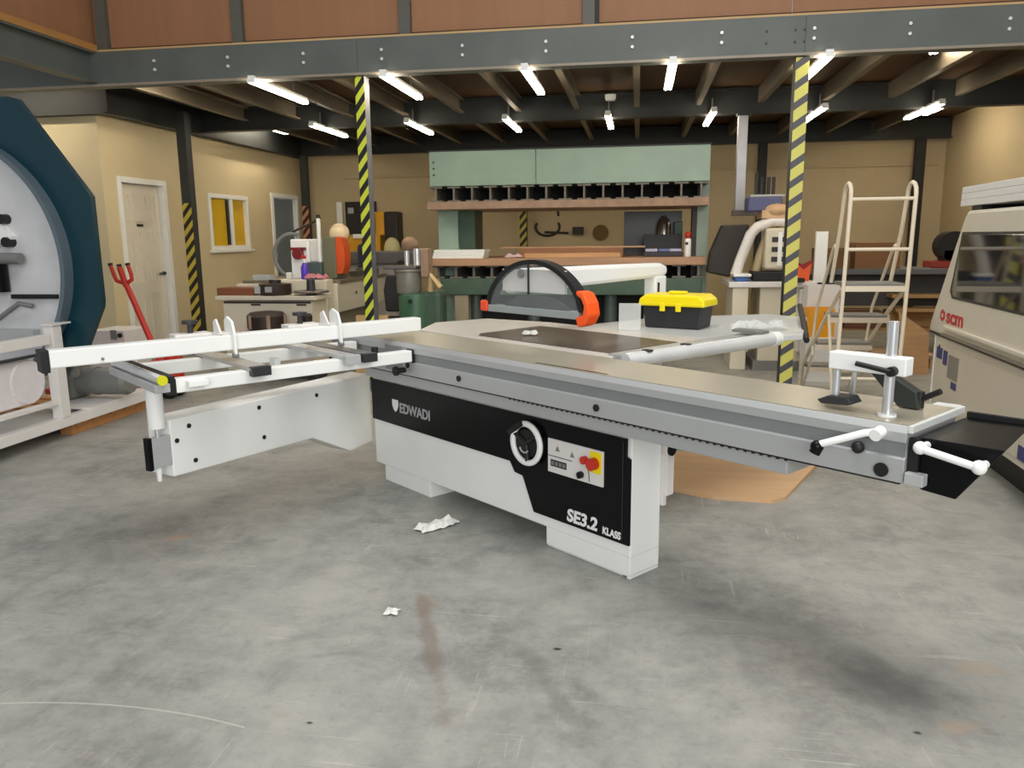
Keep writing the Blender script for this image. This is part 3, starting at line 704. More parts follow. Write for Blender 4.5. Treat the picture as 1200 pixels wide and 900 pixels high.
MB().prism([(.36, 1.36), (.44, 1.42), (.48, 1.40), (.5, 1.44), (.44, 1.50), (.42, 1.58), (.36, 1.58)], 'xz', -.03, .02).build('roller_bracket', white, dr)
MB().tube([(.3, -.05, .84), (.52, -.06, .97), (.62, -.05, .95)], .018).build('cut_arm', midg, dr, smooth=True)
MB().box(.3, .6, -.06, .02, .70, .78).build('film_carriage', lgrey, dr, bev=.005)
# conveyor
cv = MB().box(.80, .87, -2.6, .85, .10, .17).build('base_rail', lilac, wm, bev=.004)
MB().box(.4, .87, .1, .85, .17, .185).box(.2, .8, -2.6, .85, .1, .12).build('base_plate', lilac, cv)
post = MB().box(.80, .875, -.20, -.11, .17, .83).build('conveyor_post', lilac, wm, bev=.004)
MB().box(.795, .89, -.21, -.03, .83, .842).build('post_bracket', lilac, post)
MB().box(.79, .86, -2.4, -.21, .70, .77).build('top_rail', lilac, wm, bev=.005)
MB().box(.79, .835, -2.4, -.21, .63, .645).build('rail_slot', dark, wm)
MB().box(.805, .86, -2.4, -.20, .27, .30).build('lower_rail', lilac, wm, bev=.003)
MB().box(.70, .79, -2.4, -.34, .31, .62).cyl((.70, -.38, .465), (.80, -.38, .465), .155).build('side_cover', mat('cover_lilac', (222, 216, 218), .4), wm, bev=.01)
mo = MB().cyl((.50, .46, .32), (.93, .46, .32), .105).build('drive_motor', midg, wm, smooth=True)
MB().cyl((.93, .46, .32), (.97, .46, .32), .108, .09).build('motor_cap', mat('motor_cap', (120, 122, 116), .5), mo, smooth=True)
MB().cyl((.66, .46, .32), (.69, .46, .32), .112).build('motor_flange', MATS['motor_cap'], mo, smooth=True)
MB().box(.35, .55, .34, .58, .19, .46).cyl((.40, .40, .50), (.70, .20, .42), .04).build('gearbox', mat('gearbox_grey', (126, 128, 122), .5), mo, bev=.02)
# wooden pallet beneath it
pt = thing('pallet', 'wooden pallet under the white base of the teal machine', 'pallet', (-4.52, 5.5, 0))
for x in (-.4, 0, .38): MB().box(x-.05, x+.05, -.45, .45, 0, .075).build('bearer', palletw, pt)
for k in range(5): MB().box(-.5, .48, -.45+.19*k, -.31+.19*k, .075, .098).build('slat', palletw, pt)
# white cabinet + pallet truck
cab = thing('control_cabinet', 'low white cabinet with switches behind the teal machine', 'cabinet', (-5.03, 6.9, 0))
MB().box(-.25, .12, 0, .4, 0, .545).build('cabinet_body', lilac, cab, bev=.006)
MB().box(-.02, .04, -.012, 0, .46, .55).build('switch_plate', midg, cab)
MB().cyl((.08, 0, .5), (.08, -.02, .5), .022).build('switch_knob', blackm, cab, smooth=True)
pj = thing('pallet_truck', 'red pallet truck with raised handle in front of the panelled door', 'pallet truck', (-4.15, 6.45, 0))
MB().box(-1.1, -.1, -.26, -.10, .05, .10).box(-1.1, -.1, .10, .26, .05, .10).build('fork', red, pj, bev=.01)
MB().box(-.12, .0, -.2, .2, .08, .35).cyl((.0, 0, .1), (.0, 0, .4), .06).build('pump_head', red, pj, bev=.01)
MB().cyl((.0, -.1, .085), (.0, -.03, .085), .085).cyl((.0, .03, .085), (.0, .1, .085), .085).build('steer_wheel', blackm, pj, smooth=True)
MB().tube([(-.10, 0, .30), (-.37, 0, 1.02)], .026).build('handle_shaft', red, pj, smooth=True)
hn = MB().tube([(-.37, 0, 1.02), (-.46, 0, 1.05), (-.48, 0, 1.10), (-.505, 0, 1.19)], .018).tube([(-.37, 0, 1.02), (-.31, 0, 1.06), (-.31, 0, 1.10), (-.335, 0, 1.19)], .018).tube([(-.37, 0, 1.0), (-.42, 0, 1.17)], .025).build('handle_grip', red, pj, smooth=True)
for x, z in ((-.505, 1.185), (-.335, 1.185), (-.42, 1.175)): MB().cyl((x, 0, z), (x-.003, 0, z+.022), .021).build('grip_end', blackm, hn, smooth=True)

# ------------------------------------------------------------------ green press
pr = thing('press', 'green multi platen hydraulic press with brown boards in its open middle', 'press', (-.81, 9.0, 0))
W0, W1 = -1.56, 1.56
MB().box(W0, W0+1.22, 0, 1.2, 1.975, 2.355).box(W0+1.225, W1, 0, 1.2, 1.975, 2.355).build('top_plate', green, pr, bev=.004)
MB().box(W0-.01, W1+.01, -.01, 1.21, 2.355, 2.37).build('top_cap', steeld, pr)
bo = MB()
for z in (2.1, 2.17, 2.24):
    bo.cyl((W0+.05, -.006, z), (W0+.05, 0, z), .012, seg=8)
bo.build('plate_bolt', dark, pr)
for k in range(15):
    x = W0+.06+.2125*k
    MB().box(x-.010, x+.010, .02, 1.15, 1.815, 1.955).box(x-.075, x+.075, .02, 1.15, 1.80, 1.818).box(x-.075, x+.075, .02, 1.15, 1.952, 1.972).build('cross_beam', mat('beam_grey', (118, 112, 102), .5, var=.15), pr)
MB().box(W0+.02, W1-.02, .5, .55, 1.80, 1.972).build('beam_backing', mat('shade_black', (14, 11, 10), .8), pr)  # near-black sheet, the shade between the beams put into its colour
MB().box(W0-.03, W1, -.03, 1.2, 1.715, 1.80).build('upper_platen', rust, pr, bev=.004)
MB().box(W0, W0+.24, .34, .42, .0, 1.715).box(W0, W0+.05, .42, .9, 0, 1.715).box(W0+.19, W0+.24, .42, .9, 0, 1.715).build('side_post', green, pr, bev=.004)
MB().box(W0+.24, W0+.43, .42, .9, 1.165, 1.715).build('post_face', greend, pr)
MB().box(W1-.10, W1+.03, .34, .42, 0, 1.98).build('side_post', mat('post_pale_green', (142, 160, 146), .45), pr, bev=.004)
MB().box(W1-.15, W1-.10, .36, .6, 0, 1.715).build('post_face', darkr, pr)
MB().box(W0-.05, W1-.01, -.05, 1.2, 1.075, 1.16).build('lower_platen', redwood, pr, bev=.004)
for k in range(15):
    x = W0+.06+.2125*k
    MB().box(x-.014, x+.014, .04, 1.15, .945, 1.06).box(x-.075, x+.075, .04, 1.15, .93, .948).box(x-.075, x+.075, .04, 1.15, 1.056, 1.074).build('cross_beam', MATS['beam_grey'], pr)
MB().box(W0+.02, W1-.02, .5, .55, .93, 1.074).build('beam_backing', MATS['shade_black'], pr)  # same painted shade behind the lower row of beams
MB().box(W0+.1, W1-.05, -.02, 1.15, .74, .928).build('bed_frame', greend, pr, bev=.01)
MB().box(W0+.25, W1-.25, .3, .34, 0, .74).build('bed_backing', MATS['shade_black'], pr)  # dark sheet standing in for the shade under the bed
for x in (-1.1, -.4, .5, 1.1): MB().cyl((x, .25, 0), (x, .25, .74), .08).build('hydraulic_ram', mat('ram_grey', (90, 100, 96), .4, .3), pr, smooth=True)
MB().box(W0+.26, W0+.42, .0, .15, 0, .74).build('valve_box', mat('valve_beige', (150, 140, 118), .6), pr)
# on the press
PZ = 1.1605
def rest(o, x, y, z, rz=0): o.location = (x, y, z); o.rotation_euler = (0, 0, rz); return o
for k in range(3):
    tag(rest(MB().box(-.30, .30, -.17, .17, 0, .032).build('white_board', white, bev=.002), -2.06+.01*k, 9.15, PZ+.033*k), 'flat white board, %s of the stack on the left of the press' % ('lowest', 'middle one', 'topmost')[k], 'board', 'white boards on the press')
tag(rest(MB().box(-.55, .55, -.16, .16, 0, .05).build('timber_board', wood('light_timber', (206, 158, 110), .55)), -.75, 9.28, PZ), 'long pale timber board on the press, in front', 'board')
tag(rest(MB().box(-.62, .62, -.15, .15, 0, .10).build('timber_stack', wood('brown_timber', (170, 118, 78), .55)), -.80, 9.64, PZ), 'long brown timber block behind the pale board', 'board')
tag(rest(MB().box(-.86, .86, -.12, .12, 0, .02).build('timber_shelf', wood('pale_edge', (214, 170, 128), .5)), -.78, 9.66, PZ+.1005), 'long thin pale board lying on the brown timber block', 'board')
tag(rest(MB().crumple(.2, .15, .05, 6, 5, 12).build('pink_bag', mat('pinkish_film', (226, 196, 200), .4)), -1.43, 9.15, PZ), 'crumpled pinkish plastic bag on the press front edge', 'bag')
k_ = thing('carry_case', 'dark grey open carry case on the right of the press', 'case', (.28, 9.45, PZ))
MB().box(-.22, .22, -.16, .16, 0, .05).build('case_tray', dark, k_, bev=.006)
MB().box(-.22, .22, .14, .17, .05, .25).build('case_lid', mat('case_grey', (62, 62, 62), .6), k_, bev=.006)
for i, (x, m_) in enumerate(((-.13, 'pale'), (.02, 'blue'), (.14, 'pale'))):
    tag(rest(MB().box(-.07, .07, -.05, .05, 0, .035).build('packet', mat('packet_%s' % m_, (196, 190, 220) if m_ == 'pale' else (110, 120, 170), .4), bev=.01), .28+x, 9.40, PZ+.051), ['pale lilac packet at the left of the grey case', 'blue packet in the middle of the grey case', 'pale packet at the right of the grey case'][i], 'packet', 'packets in the grey case')
bt = thing('sealant_cartridge', 'white cartridge with red cap standing on the right of the press', 'bottle', (.55, 9.2, PZ))
MB().lathe([(.035, 0), (.037, .01), (.037, .19), (.03, .2)]).build('tube_body', white, bt, smooth=True)
MB().lathe([(.026, .2), (.028, .24), (.034, .245), (.034, .26), (.02, .275)]).build('cap', red, bt, smooth=True)
MB().box(-.03, .0, -.0385, -.03, .13, .16).build('label_mark', blackm, bt)
tag(rest(MB().box(-.35, .35, 0, .02, 0, .53).build('upright_board', mat('dark_board', (28, 28, 26), .35)), .17, 10.02, PZ), 'dark upright board standing at the back of the press', 'board')
cn = thing('metal_canister', 'shiny metal canister before the dark upright board', 'canister', (.30, 9.85, PZ))
MB().lathe([(.08, 0), (.085, .02), (.085, .36), (.06, .42), (.05, .44)]).build('canister_body', mat('canister_steel', (150, 146, 138), .2, .9), cn, smooth=True)
MB().cyl((0, 0, .44), (0, 0, .47), .03).build('canister_cap', dark, cn, smooth=True)
tag(rest(MB().box(-.05, .05, -.05, .05, 0, .4).build('green_can', greend, bev=.01), .47, 9.88, PZ), 'dark green tall container right of the metal canister', 'container')
# tools on back wall seen through press
tl_ = thing('hose_coil', 'dark cable loops hanging on the back wall behind the press', 'cable', (-1.75, 13.312, 1.35))
MB().tube([(.25+.2*math.cos(R(a)), -.03, .2+.14*math.sin(R(a))) for a in range(150, 400, 15)], .02).tube([(.2, -.03, .12), (.6, -.03, .1)], .018).build('loop', darkr, tl_, smooth=True)
MB().tube([(.42, -.03, .5), (.43, -.03, .38)], .02).build('hook', dark, tl_)
tag(MB().cyl((-.62, 13.27, 1.45), (-.62, 13.3, 1.45), .13).build('wall_reel', mat('reel_brown', (110, 80, 30), .6), smooth=True), 'small brown round reel on the back wall behind the press', 'reel')
tag(MB().box(-1.08, -.9, 13.2, 13.29, 1.42, 1.55).build('socket_box', darkr, bev=.01), 'small dark socket box on the back wall behind the press', 'socket')

# ------------------------------------------------------------------ green cylinder machine left of press
gm = thing('grinder', 'green cylindrical machine with silver drum left of the press', 'machine', (-2.3, 8.0, 0))
MB().lathe([(.2, 0), (.2, .04), (.17, .06), (.17, .80), (.15, .83)]).build('pedestal', greenp, gm, smooth=True)
MB().box(.08, .30, -.1, .2, .0, .86).build('green_body', greend, gm, bev=.05)
MB().lathe([(.12, .83), (.13, .85), (.13, 1.05), (.15, 1.06), (.15, 1.08)], (-.06, 0, 0)).build('silver_drum', galv, gm, smooth=True)
MB().box(-.3, .05, -.12, .12, 1.08, 1.12).build('work_table', mat('table_steel', (120, 116, 112), .3, .6), gm, bev=.01)
MB().cyl((.05, -.05, 1.12), (.05, -.05, 1.29), .04).cyl((-.06, -.05, 1.12), (-.06, -.05, 1.27), .025).build('spindle', chrome, gm, smooth=True)
MB().box(.09, .17, -.08, .12, 1.0, 1.29).build('column', rust, gm, bev=.01)
MB().tube([(.2, -.12, .86), (.22, -.15, 1.02), (.32, -.16, .9)], .03).build('yellow_hose', mat('hose_tan', (196, 170, 120), .5), gm, smooth=True)
MB().cyl((.0, -.18, .76), (.0, -.2, .76), .02).build('lock_knob', blackm, gm, smooth=True)

# ------------------------------------------------------------------ white bench at left with tooling
wb = thing('workbench', 'white topped bench carrying cutter blocks below the yellow window', 'bench', (-3.63, 7.5, 0))
MB().box(-.53, .53, -.2, .22, .81, .85).build('bench_top', cream, wb, bev=.004)
MB().box(-.47, .47, -.16, .2, .1, .80).build('cabinet', cream, wb, bev=.004)
MB().box(-.46, .46, -.163, -.16, .775, .795).build('shadow_gap', dark, wb)
for x in (-.46, .46):
    MB().box(x*.9-.04, x*.9+.04, -.14, .17, 0, .1).build('foot', dark, wb)
for k, x in enumerate((-.12, .36)): MB().box(x-.05, x+.05, -.167, -.16, .755, .77).build('drawer_pull', darkr, wb)
tag(rest(MB().box(-.20, .20, -.12, .12, 0, .075).build('wooden_tray', wood('tray_brown', (124, 72, 44), .6), bev=.006), -3.98, 7.5, .8505), 'reddish brown wooden tray on the left of the white bench', 'tray')
ct = thing('cutter_block', 'round dark cutter block with shiny centre on the white bench', 'cutter block', (-3.60, 7.48, .8505))
MB().lathe([(.15, 0), (.16, .02), (.16, .11), (.1, .115), (.06, .12), (.06, .15), (.0301, .15)]).build('block_body', darkr, ct, smooth=True)
MB().box(-.03, .04, -.168, -.15, .035, .09).build('blade_insert', chrome, ct)
MB().box(-.16, -.1, -.13, -.1, .02, .09).build('blade_insert', lgrey, ct)
c2 = thing('disc_cutter', 'thin disc cutter with upright hub on the right of the white bench', 'cutter', (-3.23, 7.5, .8505))
MB().lathe([(.17, .02), (.18, .03), (.17, .042)]).build('disc', mat('dull_steel', (112, 106, 98), .35, .6), c2, smooth=True)
MB().lathe([(.05, 0), (.05, .02), (.045, .042), (.04, .15), (.03, .16)]).build('hub', dark, c2, smooth=True)
MB().box(-.2, .72, -.56, -.16, .51, .54).build('front_ledge', mat('pale_pink', (214, 190, 184), .5), wb, bev=.004)
rl = thing('dark_drum', 'dark brown spoked drum on the low front ledge of the white bench', 'drum', (-3.54, 7.13, .5405))
rl.scale = (1.1, 1.1, 1.12)
MB().lathe([(.15, 0), (.17, .02), (.17, .12), (.14, .15), (.05, .16)]).build('drum_body', darkr, rl, smooth=True)
for a in range(0, 360, 60): MB().cyl((.165*math.cos(R(a)), .165*math.sin(R(a)), .02), (.165*math.cos(R(a)), .165*math.sin(R(a)), .13), .018, seg=8).build('spoke', rust, rl)
r2 = thing('dark_gear', 'small dark toothed cutter beside the spoked drum', 'cutter', (-3.18, 7.13, .5405))
r2.scale = (1.1, 1.1, 1.12)
MB().lathe([(.10, 0), (.11, .03), (.08, .06), (.05, .07)]).build('gear_base', darkr, r2, smooth=True)
MB().lathe([(.04, .07), (.045, .12), (.03, .14)], (.05, 0, 0)).build('gear_hub', darkr, r2, smooth=True)

# ------------------------------------------------------------------ moulder machine (left rear)
mm = thing('moulding_machine', 'cream moulding machine with orange cover and grey hood, left of the near striped column', 'machine', (-3.75, 8.8, 0))
MB().box(-.55, .60, -.8, .8, .62, .93).build('machine_body', cream, mm, bev=.01)
MB().box(-.45, .5, -.6, .7, .12, .62).build('machine_base', mat('base_taupe', (150, 140, 124), .5), mm, bev=.01)
MB().box(-.48, .53, -.65, .75, 0, .12).build('machine_plinth', dark, mm)
MB().box(-.05, .56, -1.0, -.8, .2, .985).build('infeed_body', cream, mm, bev=.015)
MB().box(-.5, .62, -.75, .85, .93, .965).build('machine_table', mat('table_dirty', (128, 120, 100), .4, .4, var=.2, scale=14), mm, bev=.004)
MB().cyl((.605, -.25, .80), (.612, -.25, .80), .018).build('cabinet_lock', dark, mm, smooth=True)
MB().box(-.04, .17, -.5, -.2, .965, 1.40).build('spindle_box', white, mm, bev=.015)
MB().box(.17, .33, -.45, -.2, 1.15, 1.40).build('spindle_box', lilac, mm, bev=.012)
MB().box(.16, .33, -.55, -.3, .97, 1.15).build('motor_housing', mat('grey_teal', (76, 92, 92), .5), mm, bev=.01)
MB().box(.33, .48, -.5, -.1, .97, 1.42).build('grey_hood', mat('olive_grey', (110, 108, 84), .5), mm, bev=.01)
MB().prism([(.48, 1.02), (.54, 1.02), (.57, 1.1), (.58, 1.22), (.565, 1.34), (.53, 1.41), (.48, 1.42)], 'xz', -.48, -.3).build('orange_cover', oranged, mm, smooth=True)
MB().ball((.44, -.25, 1.46), .115, (1, .8, .95)).box(.36, .46, -.3, -.2, 1.42, 1.50).build('dust_hood', mat('ivory', (226, 206, 168), .5), mm, smooth=True)
MB().tube([(-.08+.22*math.cos(R(a)), -.35, 1.22+.24*math.sin(R(a))) for a in range(70, 300, 15)], .022).build('dust_hose', midg, mm, smooth=True)
MB().tube([(-.16, -.35, 1.43), (-.02, -.35, 1.5), (.14, -.35, 1.56), (.27, -.35, 1.63)], .012).build('cable', darkr, mm, smooth=True)
MB().cyl((.29, -.47, .97), (.29, -.47, 1.62), .022).build('mast', white, mm, smooth=True)
MB().cyl((.29, -.47, 1.62), (.29, -.47, 1.66), .02).build('mast_cap', darkr, mm, smooth=True)
MB().cyl((.06, -.50, 1.24), (.06, -.56, 1.24), .06).box(-.03, .15, -.54, -.50, 1.28, 1.31).build('hand_crank', mat('maroon', (120, 30, 34), .4), mm, bev=.006)
rnd = random.Random(4)
g = MB()
for k in range(9):
    x, y = rnd.uniform(.15, .55), rnd.uniform(.0, .75)
    g.box(x-.06, x+.05, y-.05, y+.05, .965, .99+rnd.random()*.06)
g.build('tooling_plates', mat('tool_steel', (94, 88, 78), .4, .5, var=.25), mm, bev=.004)
MB().box(-.4, -.2, -.7, -.6, .965, 1.02).build('fence_plate', lgrey, mm)
sb = thing('spray_bottle', 'spray bottle of purple liquid standing on the cream machine', 'bottle', (-3.46, 7.9, .9855))
MB().lathe([(.035, 0), (.04, .01), (.04, .12), (.018, .17)]).build('bottle_body', purple, sb, smooth=True)
MB().cyl((0, 0, .17), (0, 0, .21), .015).build('bottle_neck', white, sb, smooth=True)
MB().box(-.03, .02, -.012, .012, .21, .245).build('trigger', red, sb, bev=.004)
tag(rest(MB().crumple(.2, .2, .06, 6, 6, 21).build('cloth', pink), -3.33, 7.9, .987), 'pink cloth lying on the cream machine beside the spray bottle', 'cloth')
tag(rest(MB().box(-.03, .03, -.03, .03, 0, .07).build('small_jar', lilac, bev=.01), -3.64, 7.92, .9855), 'small pale jar left of the purple spray bottle', 'jar')

# things on the back wall at left
nb = thing('notice_board', 'black framed board on the back wall left of the near striped column', 'board', (-4.75, 13.27, 1.6))
MB().box(-.25, .30, -.03, .02, 0, .42).build('board_face', blackm, nb, bev=.004)
MB().box(-.41, -.31, -.02, .02, 0, .42).build('white_strip', white, nb)
MB().box(-.2, -.1, -.034, -.03, .22, .32).build('paper_note', lgrey, nb)
MB().box(-.30, .32, -.08, .02, -.08, -.04).build('board_shelf', lgrey, nb)
yc = thing('tool_cabinet', 'yellow and black tool cabinet right of the near striped column', 'cabinet', (-4.2, 12.5, 0))
MB().box(-.5, .05, 0, .4, 0, 1.45).build('cabinet_body', ochre, yc, bev=.006)
MB().box(-.5, -.02, -.02, 0, 1.47, 1.80).build('dark_screen', blackm, yc, bev=.006)
MB().box(-.1, .128, 0, .3, 1.45, 1.82).build('yellow_side', ochre, yc)
MB().box(.13, .36, -.02, .3, 1.25, 1.82).build('open_door', mat('door_black', (32, 26, 22), .5), yc, bev=.03)
MB().box(-.4, -.2, -.03, .1, 1.40, 1.47).build('white_part', white, yc, bev=.006)
MB().ball((.28, -.1, 1.22), .15, (.9, .8, 1.3)).build('cream_bag', mat('cream_bag', (206, 196, 150), .7), yc, smooth=True)
dbx = thing('machine_bench', 'dark grey machine bench behind the near striped column', 'bench', (-3.42, 10.6, 0))
MB().box(-.6, .55, -.3, .4, 1.06, 1.22).build('bench_head', mat('bench_grey', (104, 100, 100), .5), dbx, bev=.01)
MB().box(-.5, .15, -.2, .3, 0, 1.06).build('bench_body', mat('bench_pale', (190, 182, 172), .5), dbx, bev=.02)
MB().cyl((.3, -.32, 1.05), (.3, -.4, 1.05), .06).build('bench_wheel', dark, dbx, smooth=True)
MB().ball((.35, -.1, 1.3), .12, (1, .8, 1)).build('vice', rust, dbx, smooth=True)
bl = thing('blue_drum', 'dark blue and black drum standing behind the near striped column', 'drum', (-3.46, 9.85, 0))
MB().lathe([(.10, 0), (.115, .05), (.115, 1.28), (.1, 1.32), (.03, 1.35)]).build('drum_body', mat('navy', (30, 34, 70), .4), bl, smooth=True)
MB().lathe([(.117, .8), (.121, .82), (.117, .84)]).build('drum_hoop', blackm, bl, smooth=True)
br_ = thing('timber_offcut', 'pale timber offcut leaning at the foot of the green cylindrical machine', 'timber', (-2.72, 7.75, 0))
MB().box(-.17, .17, -.02, .02, 0, .62).build('offcut', pine, br_); br_.rotation_euler = (R(-8), 0, 0)
ch_ = thing('swivel_chair', 'black swivel chair back beside the near striped column', 'chair', (-2.72, 8.75, 0))
MB().prism([(-.2, .55), (.2, .55), (.22, .8), (.18, .98), (-.18, .98), (-.22, .8)], 'xz', .14, .19).build('backrest', dark, ch_, bev=.02)
MB().box(-.22, .22, -.24, .2, .44, .5).build('seat', dark, ch_, bev=.02)
MB().cyl((0, 0, .08), (0, 0, .44), .03).build('stem', blackm, ch_, smooth=True)
for k in range(5):
    a = 2*math.pi*k/5; MB().tube([(0, 0, .09), (.26*math.cos(a), .26*math.sin(a), .03)], .022).build('leg', blackm, ch_)
MB().tube([(.02, .19, .46), (.02, .22, .6), (.02, .2, .7)], .02).build('back_support', blackm, ch_)

# ------------------------------------------------------------------ router machine at right
rm = thing('router_machine', 'white router machine with arched frame behind the right striped column', 'machine', (1.35, 8.4, 0))
MB().box(-.42, .45, 0, .7, .86, .92).build('machine_table', lilac, rm, bev=.01)
MB().box(-.38, -.22, .02, .6, 0, .86).box(-.1, .42, .05, .65, .08, .86).build('machine_base', cream, rm, bev=.01)
MB().box(-.15, .46, 0, .7, 0, .1).build('machine_plinth', midg, rm)
MB().box(.28, .44, -.02, .05, .2, .85).build('side_door', lilac, rm, bev=.01)
MB().tube([(-.34, .2, .98), (-.30, .2, 1.12), (-.20, .2, 1.40), (-.14, .2, 1.47), (.0, .2, 1.53), (.2, .2, 1.53)], .055, 12).build('arch_frame', lilac, rm, smooth=True)
MB().tube([(-.12, .3, 1.0), (-.08, .3, 1.2), (-.02, .3, 1.38), (.1, .3, 1.45)], .045, 12).build('inner_arch', mat('beige_frame', (196, 180, 140), .5), rm, smooth=True)
MB().box(-.06, .24, .1, .45, 1.04, 1.46).build('router_head', cream, rm, bev=.02)
for k in range(3): MB().box(-.0, .14, .09, .1, 1.12+.1*k, 1.17+.1*k).build('vent_slot', dark, rm, bev=.003)
MB().box(.06, .1, .085, .1, 1.08, 1.42).build('vent_bar', white, rm)
MB().box(-.18, .22, .05, .4, .93, 1.02).build('spindle_row', blackm, rm, bev=.01)
MB().box(-.36, -.22, .02, .3, .92, .97).build('blue_clamp', mat('clamp_blue', (50, 100, 170), .4), rm, bev=.01)
MB().box(-.38, -.20, .0, .3, .97, 1.0).build('white_clamp', white, rm, bev=.01)
MB().box(-.24, .1, .2, .5, 1.63, 1.78).build('blue_motor', mat('motor_blue', (74, 78, 120), .4), rm, bev=.015)
MB().box(-.22, .12, .2, .5, 1.78, 1.80).build('motor_lid', lgrey, rm)
for x in (-.15, -.1, -.03, .02): MB().cyl((x, .3, 1.8), (x, .3, 1.98+.05*(x < -.1)), .018, seg=10).build('air_fitting', dark, rm, smooth=True)
MB().box(-.1, .25, .15, .55, 1.56, 1.64).ball((.05, .2, 1.64), .1, (1.2, .8, .7)).build('head_top', mat('top_tan', (206, 170, 130), .5), rm, smooth=True)
MB().box(.45, .57, .2, .25, .9, 1.42).build('white_guard', white, rm, bev=.004)
MB().prism([(-.62, 1.0), (-.38, .95), (-.26, 1.2), (-.2, 1.5), (-.48, 1.5), (-.6, 1.2)], 'xz', .3, .5).build('dark_cowl', mat('cowl', (40, 34, 28), .6), rm, bev=.02)
MB().box(.1, .3, -.12, .0, .92, .96).build('black_rail', blackm, rm)
bm_ = thing('duct_boom', 'galvanised L shaped boom hanging from the mezzanine beam', 'boom', (1.18, 9.92, 1.68))
MB().box(-.055, .055, -.05, .05, 0, 1.08).build('drop_post', mat('galv_bright', (180, 180, 186), .4, .4), bm_, bev=.004)
MB().box(-.08, .40, -.06, .06, -.06, 0).build('boom_arm', mat('boom_dark', (110, 104, 104), .4, .4), bm_, bev=.004)
MB().box(.32, .40, -.07, .07, -.01, .05).build('boom_bracket', blackm, bm_)
MB().box(-.07, .07, -.06, .06, 1.08, 1.108).build('ceiling_bracket', steeld, bm_)
cb_ = thing('orange_crate', 'orange crate on a white stand beside the right striped column', 'crate', (1.72, 7.9, 0))
MB().ring(o4(-.12, .12, -.12, .12), o4(-.108, .108, -.108, .108), 'xy', .45, .70).box(-.12, .12, -.12, .12, .43, .45).build('crate_body', mat('crate_orange', (238, 160, 20), .45), cb_)
MB().box(-.13, .13, -.13, .13, 0, .43).build('crate_stand', lilac, cb_, bev=.004)
wb2 = thing('white_bin', 'white square bin standing directly behind the orange crate', 'bin', (1.80, 8.2, 0))
MB().ring(o4(-.15, .15, -.1, .1), o4(-.14, .14, -.09, .09), 'xy', .02, .90).box(-.15, .15, -.1, .1, 0, .02).build('bin_body', lilac, wb2)
rs = thing('warning_board', 'red and orange board leaning on the white router machine', 'board', (1.66, 8.5, .9205))
rs.scale = (.7, 1, .85)
MB().prism([(-.12, 0), (.10, 0), (.14, .22), (.02, .14), (-.06, .2)], 'xz', 0, .03).build('board', mat('flame', (226, 90, 30), .5), rs)
MB().prism([(-.12, .1), (-.06, .2), (.02, .14), (.14, .22), (.14, .26), (.0, .2), (-.10, .24)], 'xz', -.004, 0).build('red_edge', mat('deep_red', (140, 26, 30), .5), rs)

# ------------------------------------------------------------------ step ladder
ldm = mat('ladder_paint', (238, 224, 200), .4, var=.02)
ld = thing('step_ladder', 'cream tubular warehouse step ladder with handrails', 'ladder', (1.69, 6.0, 0))
hw_ = .215
for s_ in (-1, 1):
    x = s_*hw_
    pts = [(x-.03, 0, 0), (x-.012, 0, .9), (x-.0, 0, 1.66)]
    top = [(x, .02+.09-.09*math.cos(R(a)), 1.68+.09*math.sin(R(a))) for a in range(0, 181, 30)]
    top = [(x, .09-.09*math.cos(R(a)), 1.67+.08*math.sin(R(a))) for a in range(0, 181, 30)]
    MB().tube(pts+top+[(x-.0, .26, 1.4), (x, .42, 1.03)], .0145).build('rear_post', ldm, ld, smooth=True)
    MB().tube([(x, .32, 1.28), (x, .36, 1.31), (x, .42, 1.28), (x, .85, .80), (x, .95, .52), (x, .90, .40), (x, 1.3, .0)], .012).build('handrail', ldm, ld, smooth=True)
    MB().tube([(x, .08, 1.0), (x, .5, .76), (x, .9, .5), (x, 1.28, .25), (x, 1.36, 0)], .015).build('stringer', ldm, ld, smooth=True)
    MB().tube([(x, .42, .78), (x+.02, .2, .02)], .013).build('brace', ldm, ld, smooth=True)
for z in (1.635, 1.285, .35):
    MB().tube([(-hw_-.005, 0, z), (hw_-.005, 0, z)], .0125).build('cross_rail', ldm, ld, smooth=True)
for z, y, d in ((1.03, 0, .38), (.765, .38, .26), (.50, .76, .26), (.25, 1.14, .22)):
    s2 = MB().box(-hw_+.012, hw_-.012, y+.012, y+d, z-.012, z+.012).build('step', mat('tread_grey', (132, 130, 124), .6), ld)
    MB().box(-hw_, hw_, y-.006, y+.012, z-.045, z-.005).build('step_edge', ldm, s2, bev=.003)

# ------------------------------------------------------------------ clutter behind ladder
bn = thing('steel_bench', 'grey topped bench with boxes beneath it behind the ladder', 'bench', (2.9, 10.0, 0))
MB().box(-1.0, 1.0, -.35, .4, .93, .99).build('bench_top', mat('slate', (100, 102, 104), .5), bn, bev=.004)
MB().box(-.95, .98, -.1, .35, .55, .93).build('bench_back', mat('slate_dark', (66, 66, 66), .5), bn)
for x in (-.9, .9):
    for y in (-.3, .3): MB().box(x-.03, x+.03, y-.03, y+.03, 0, .93).build('leg', dark, bn)
MB().box(.0, .95, -.34, -.11, .66, .70).build('middle_shelf', wood('shelf_pale', (186, 148, 100), .6), bn)
MB().box(.05, .95, -.34, -.11, .50, .54).build('middle_shelf', MATS['shelf_pale'], bn)
MB().box(-.95, .95, -.3, .35, .28, .31).build('lower_shelf', wood('shelf_tan', (170, 130, 84), .6), bn)
def cbox(x, y, z, w, d, h, label, m=card, rz=0, name='cardboard_box'):
    t = thing(name, label, 'box', (x, y, z), rz)
    MB().box(-w/2, w/2, -d/2, d/2, 0, h).build('carton', m, t, bev=.004)
    MB().box(-w/2, w/2, -.03, .03, h, h+.003).build('tape', mat('tape_tan', (190, 160, 110), .3), t)
    return t
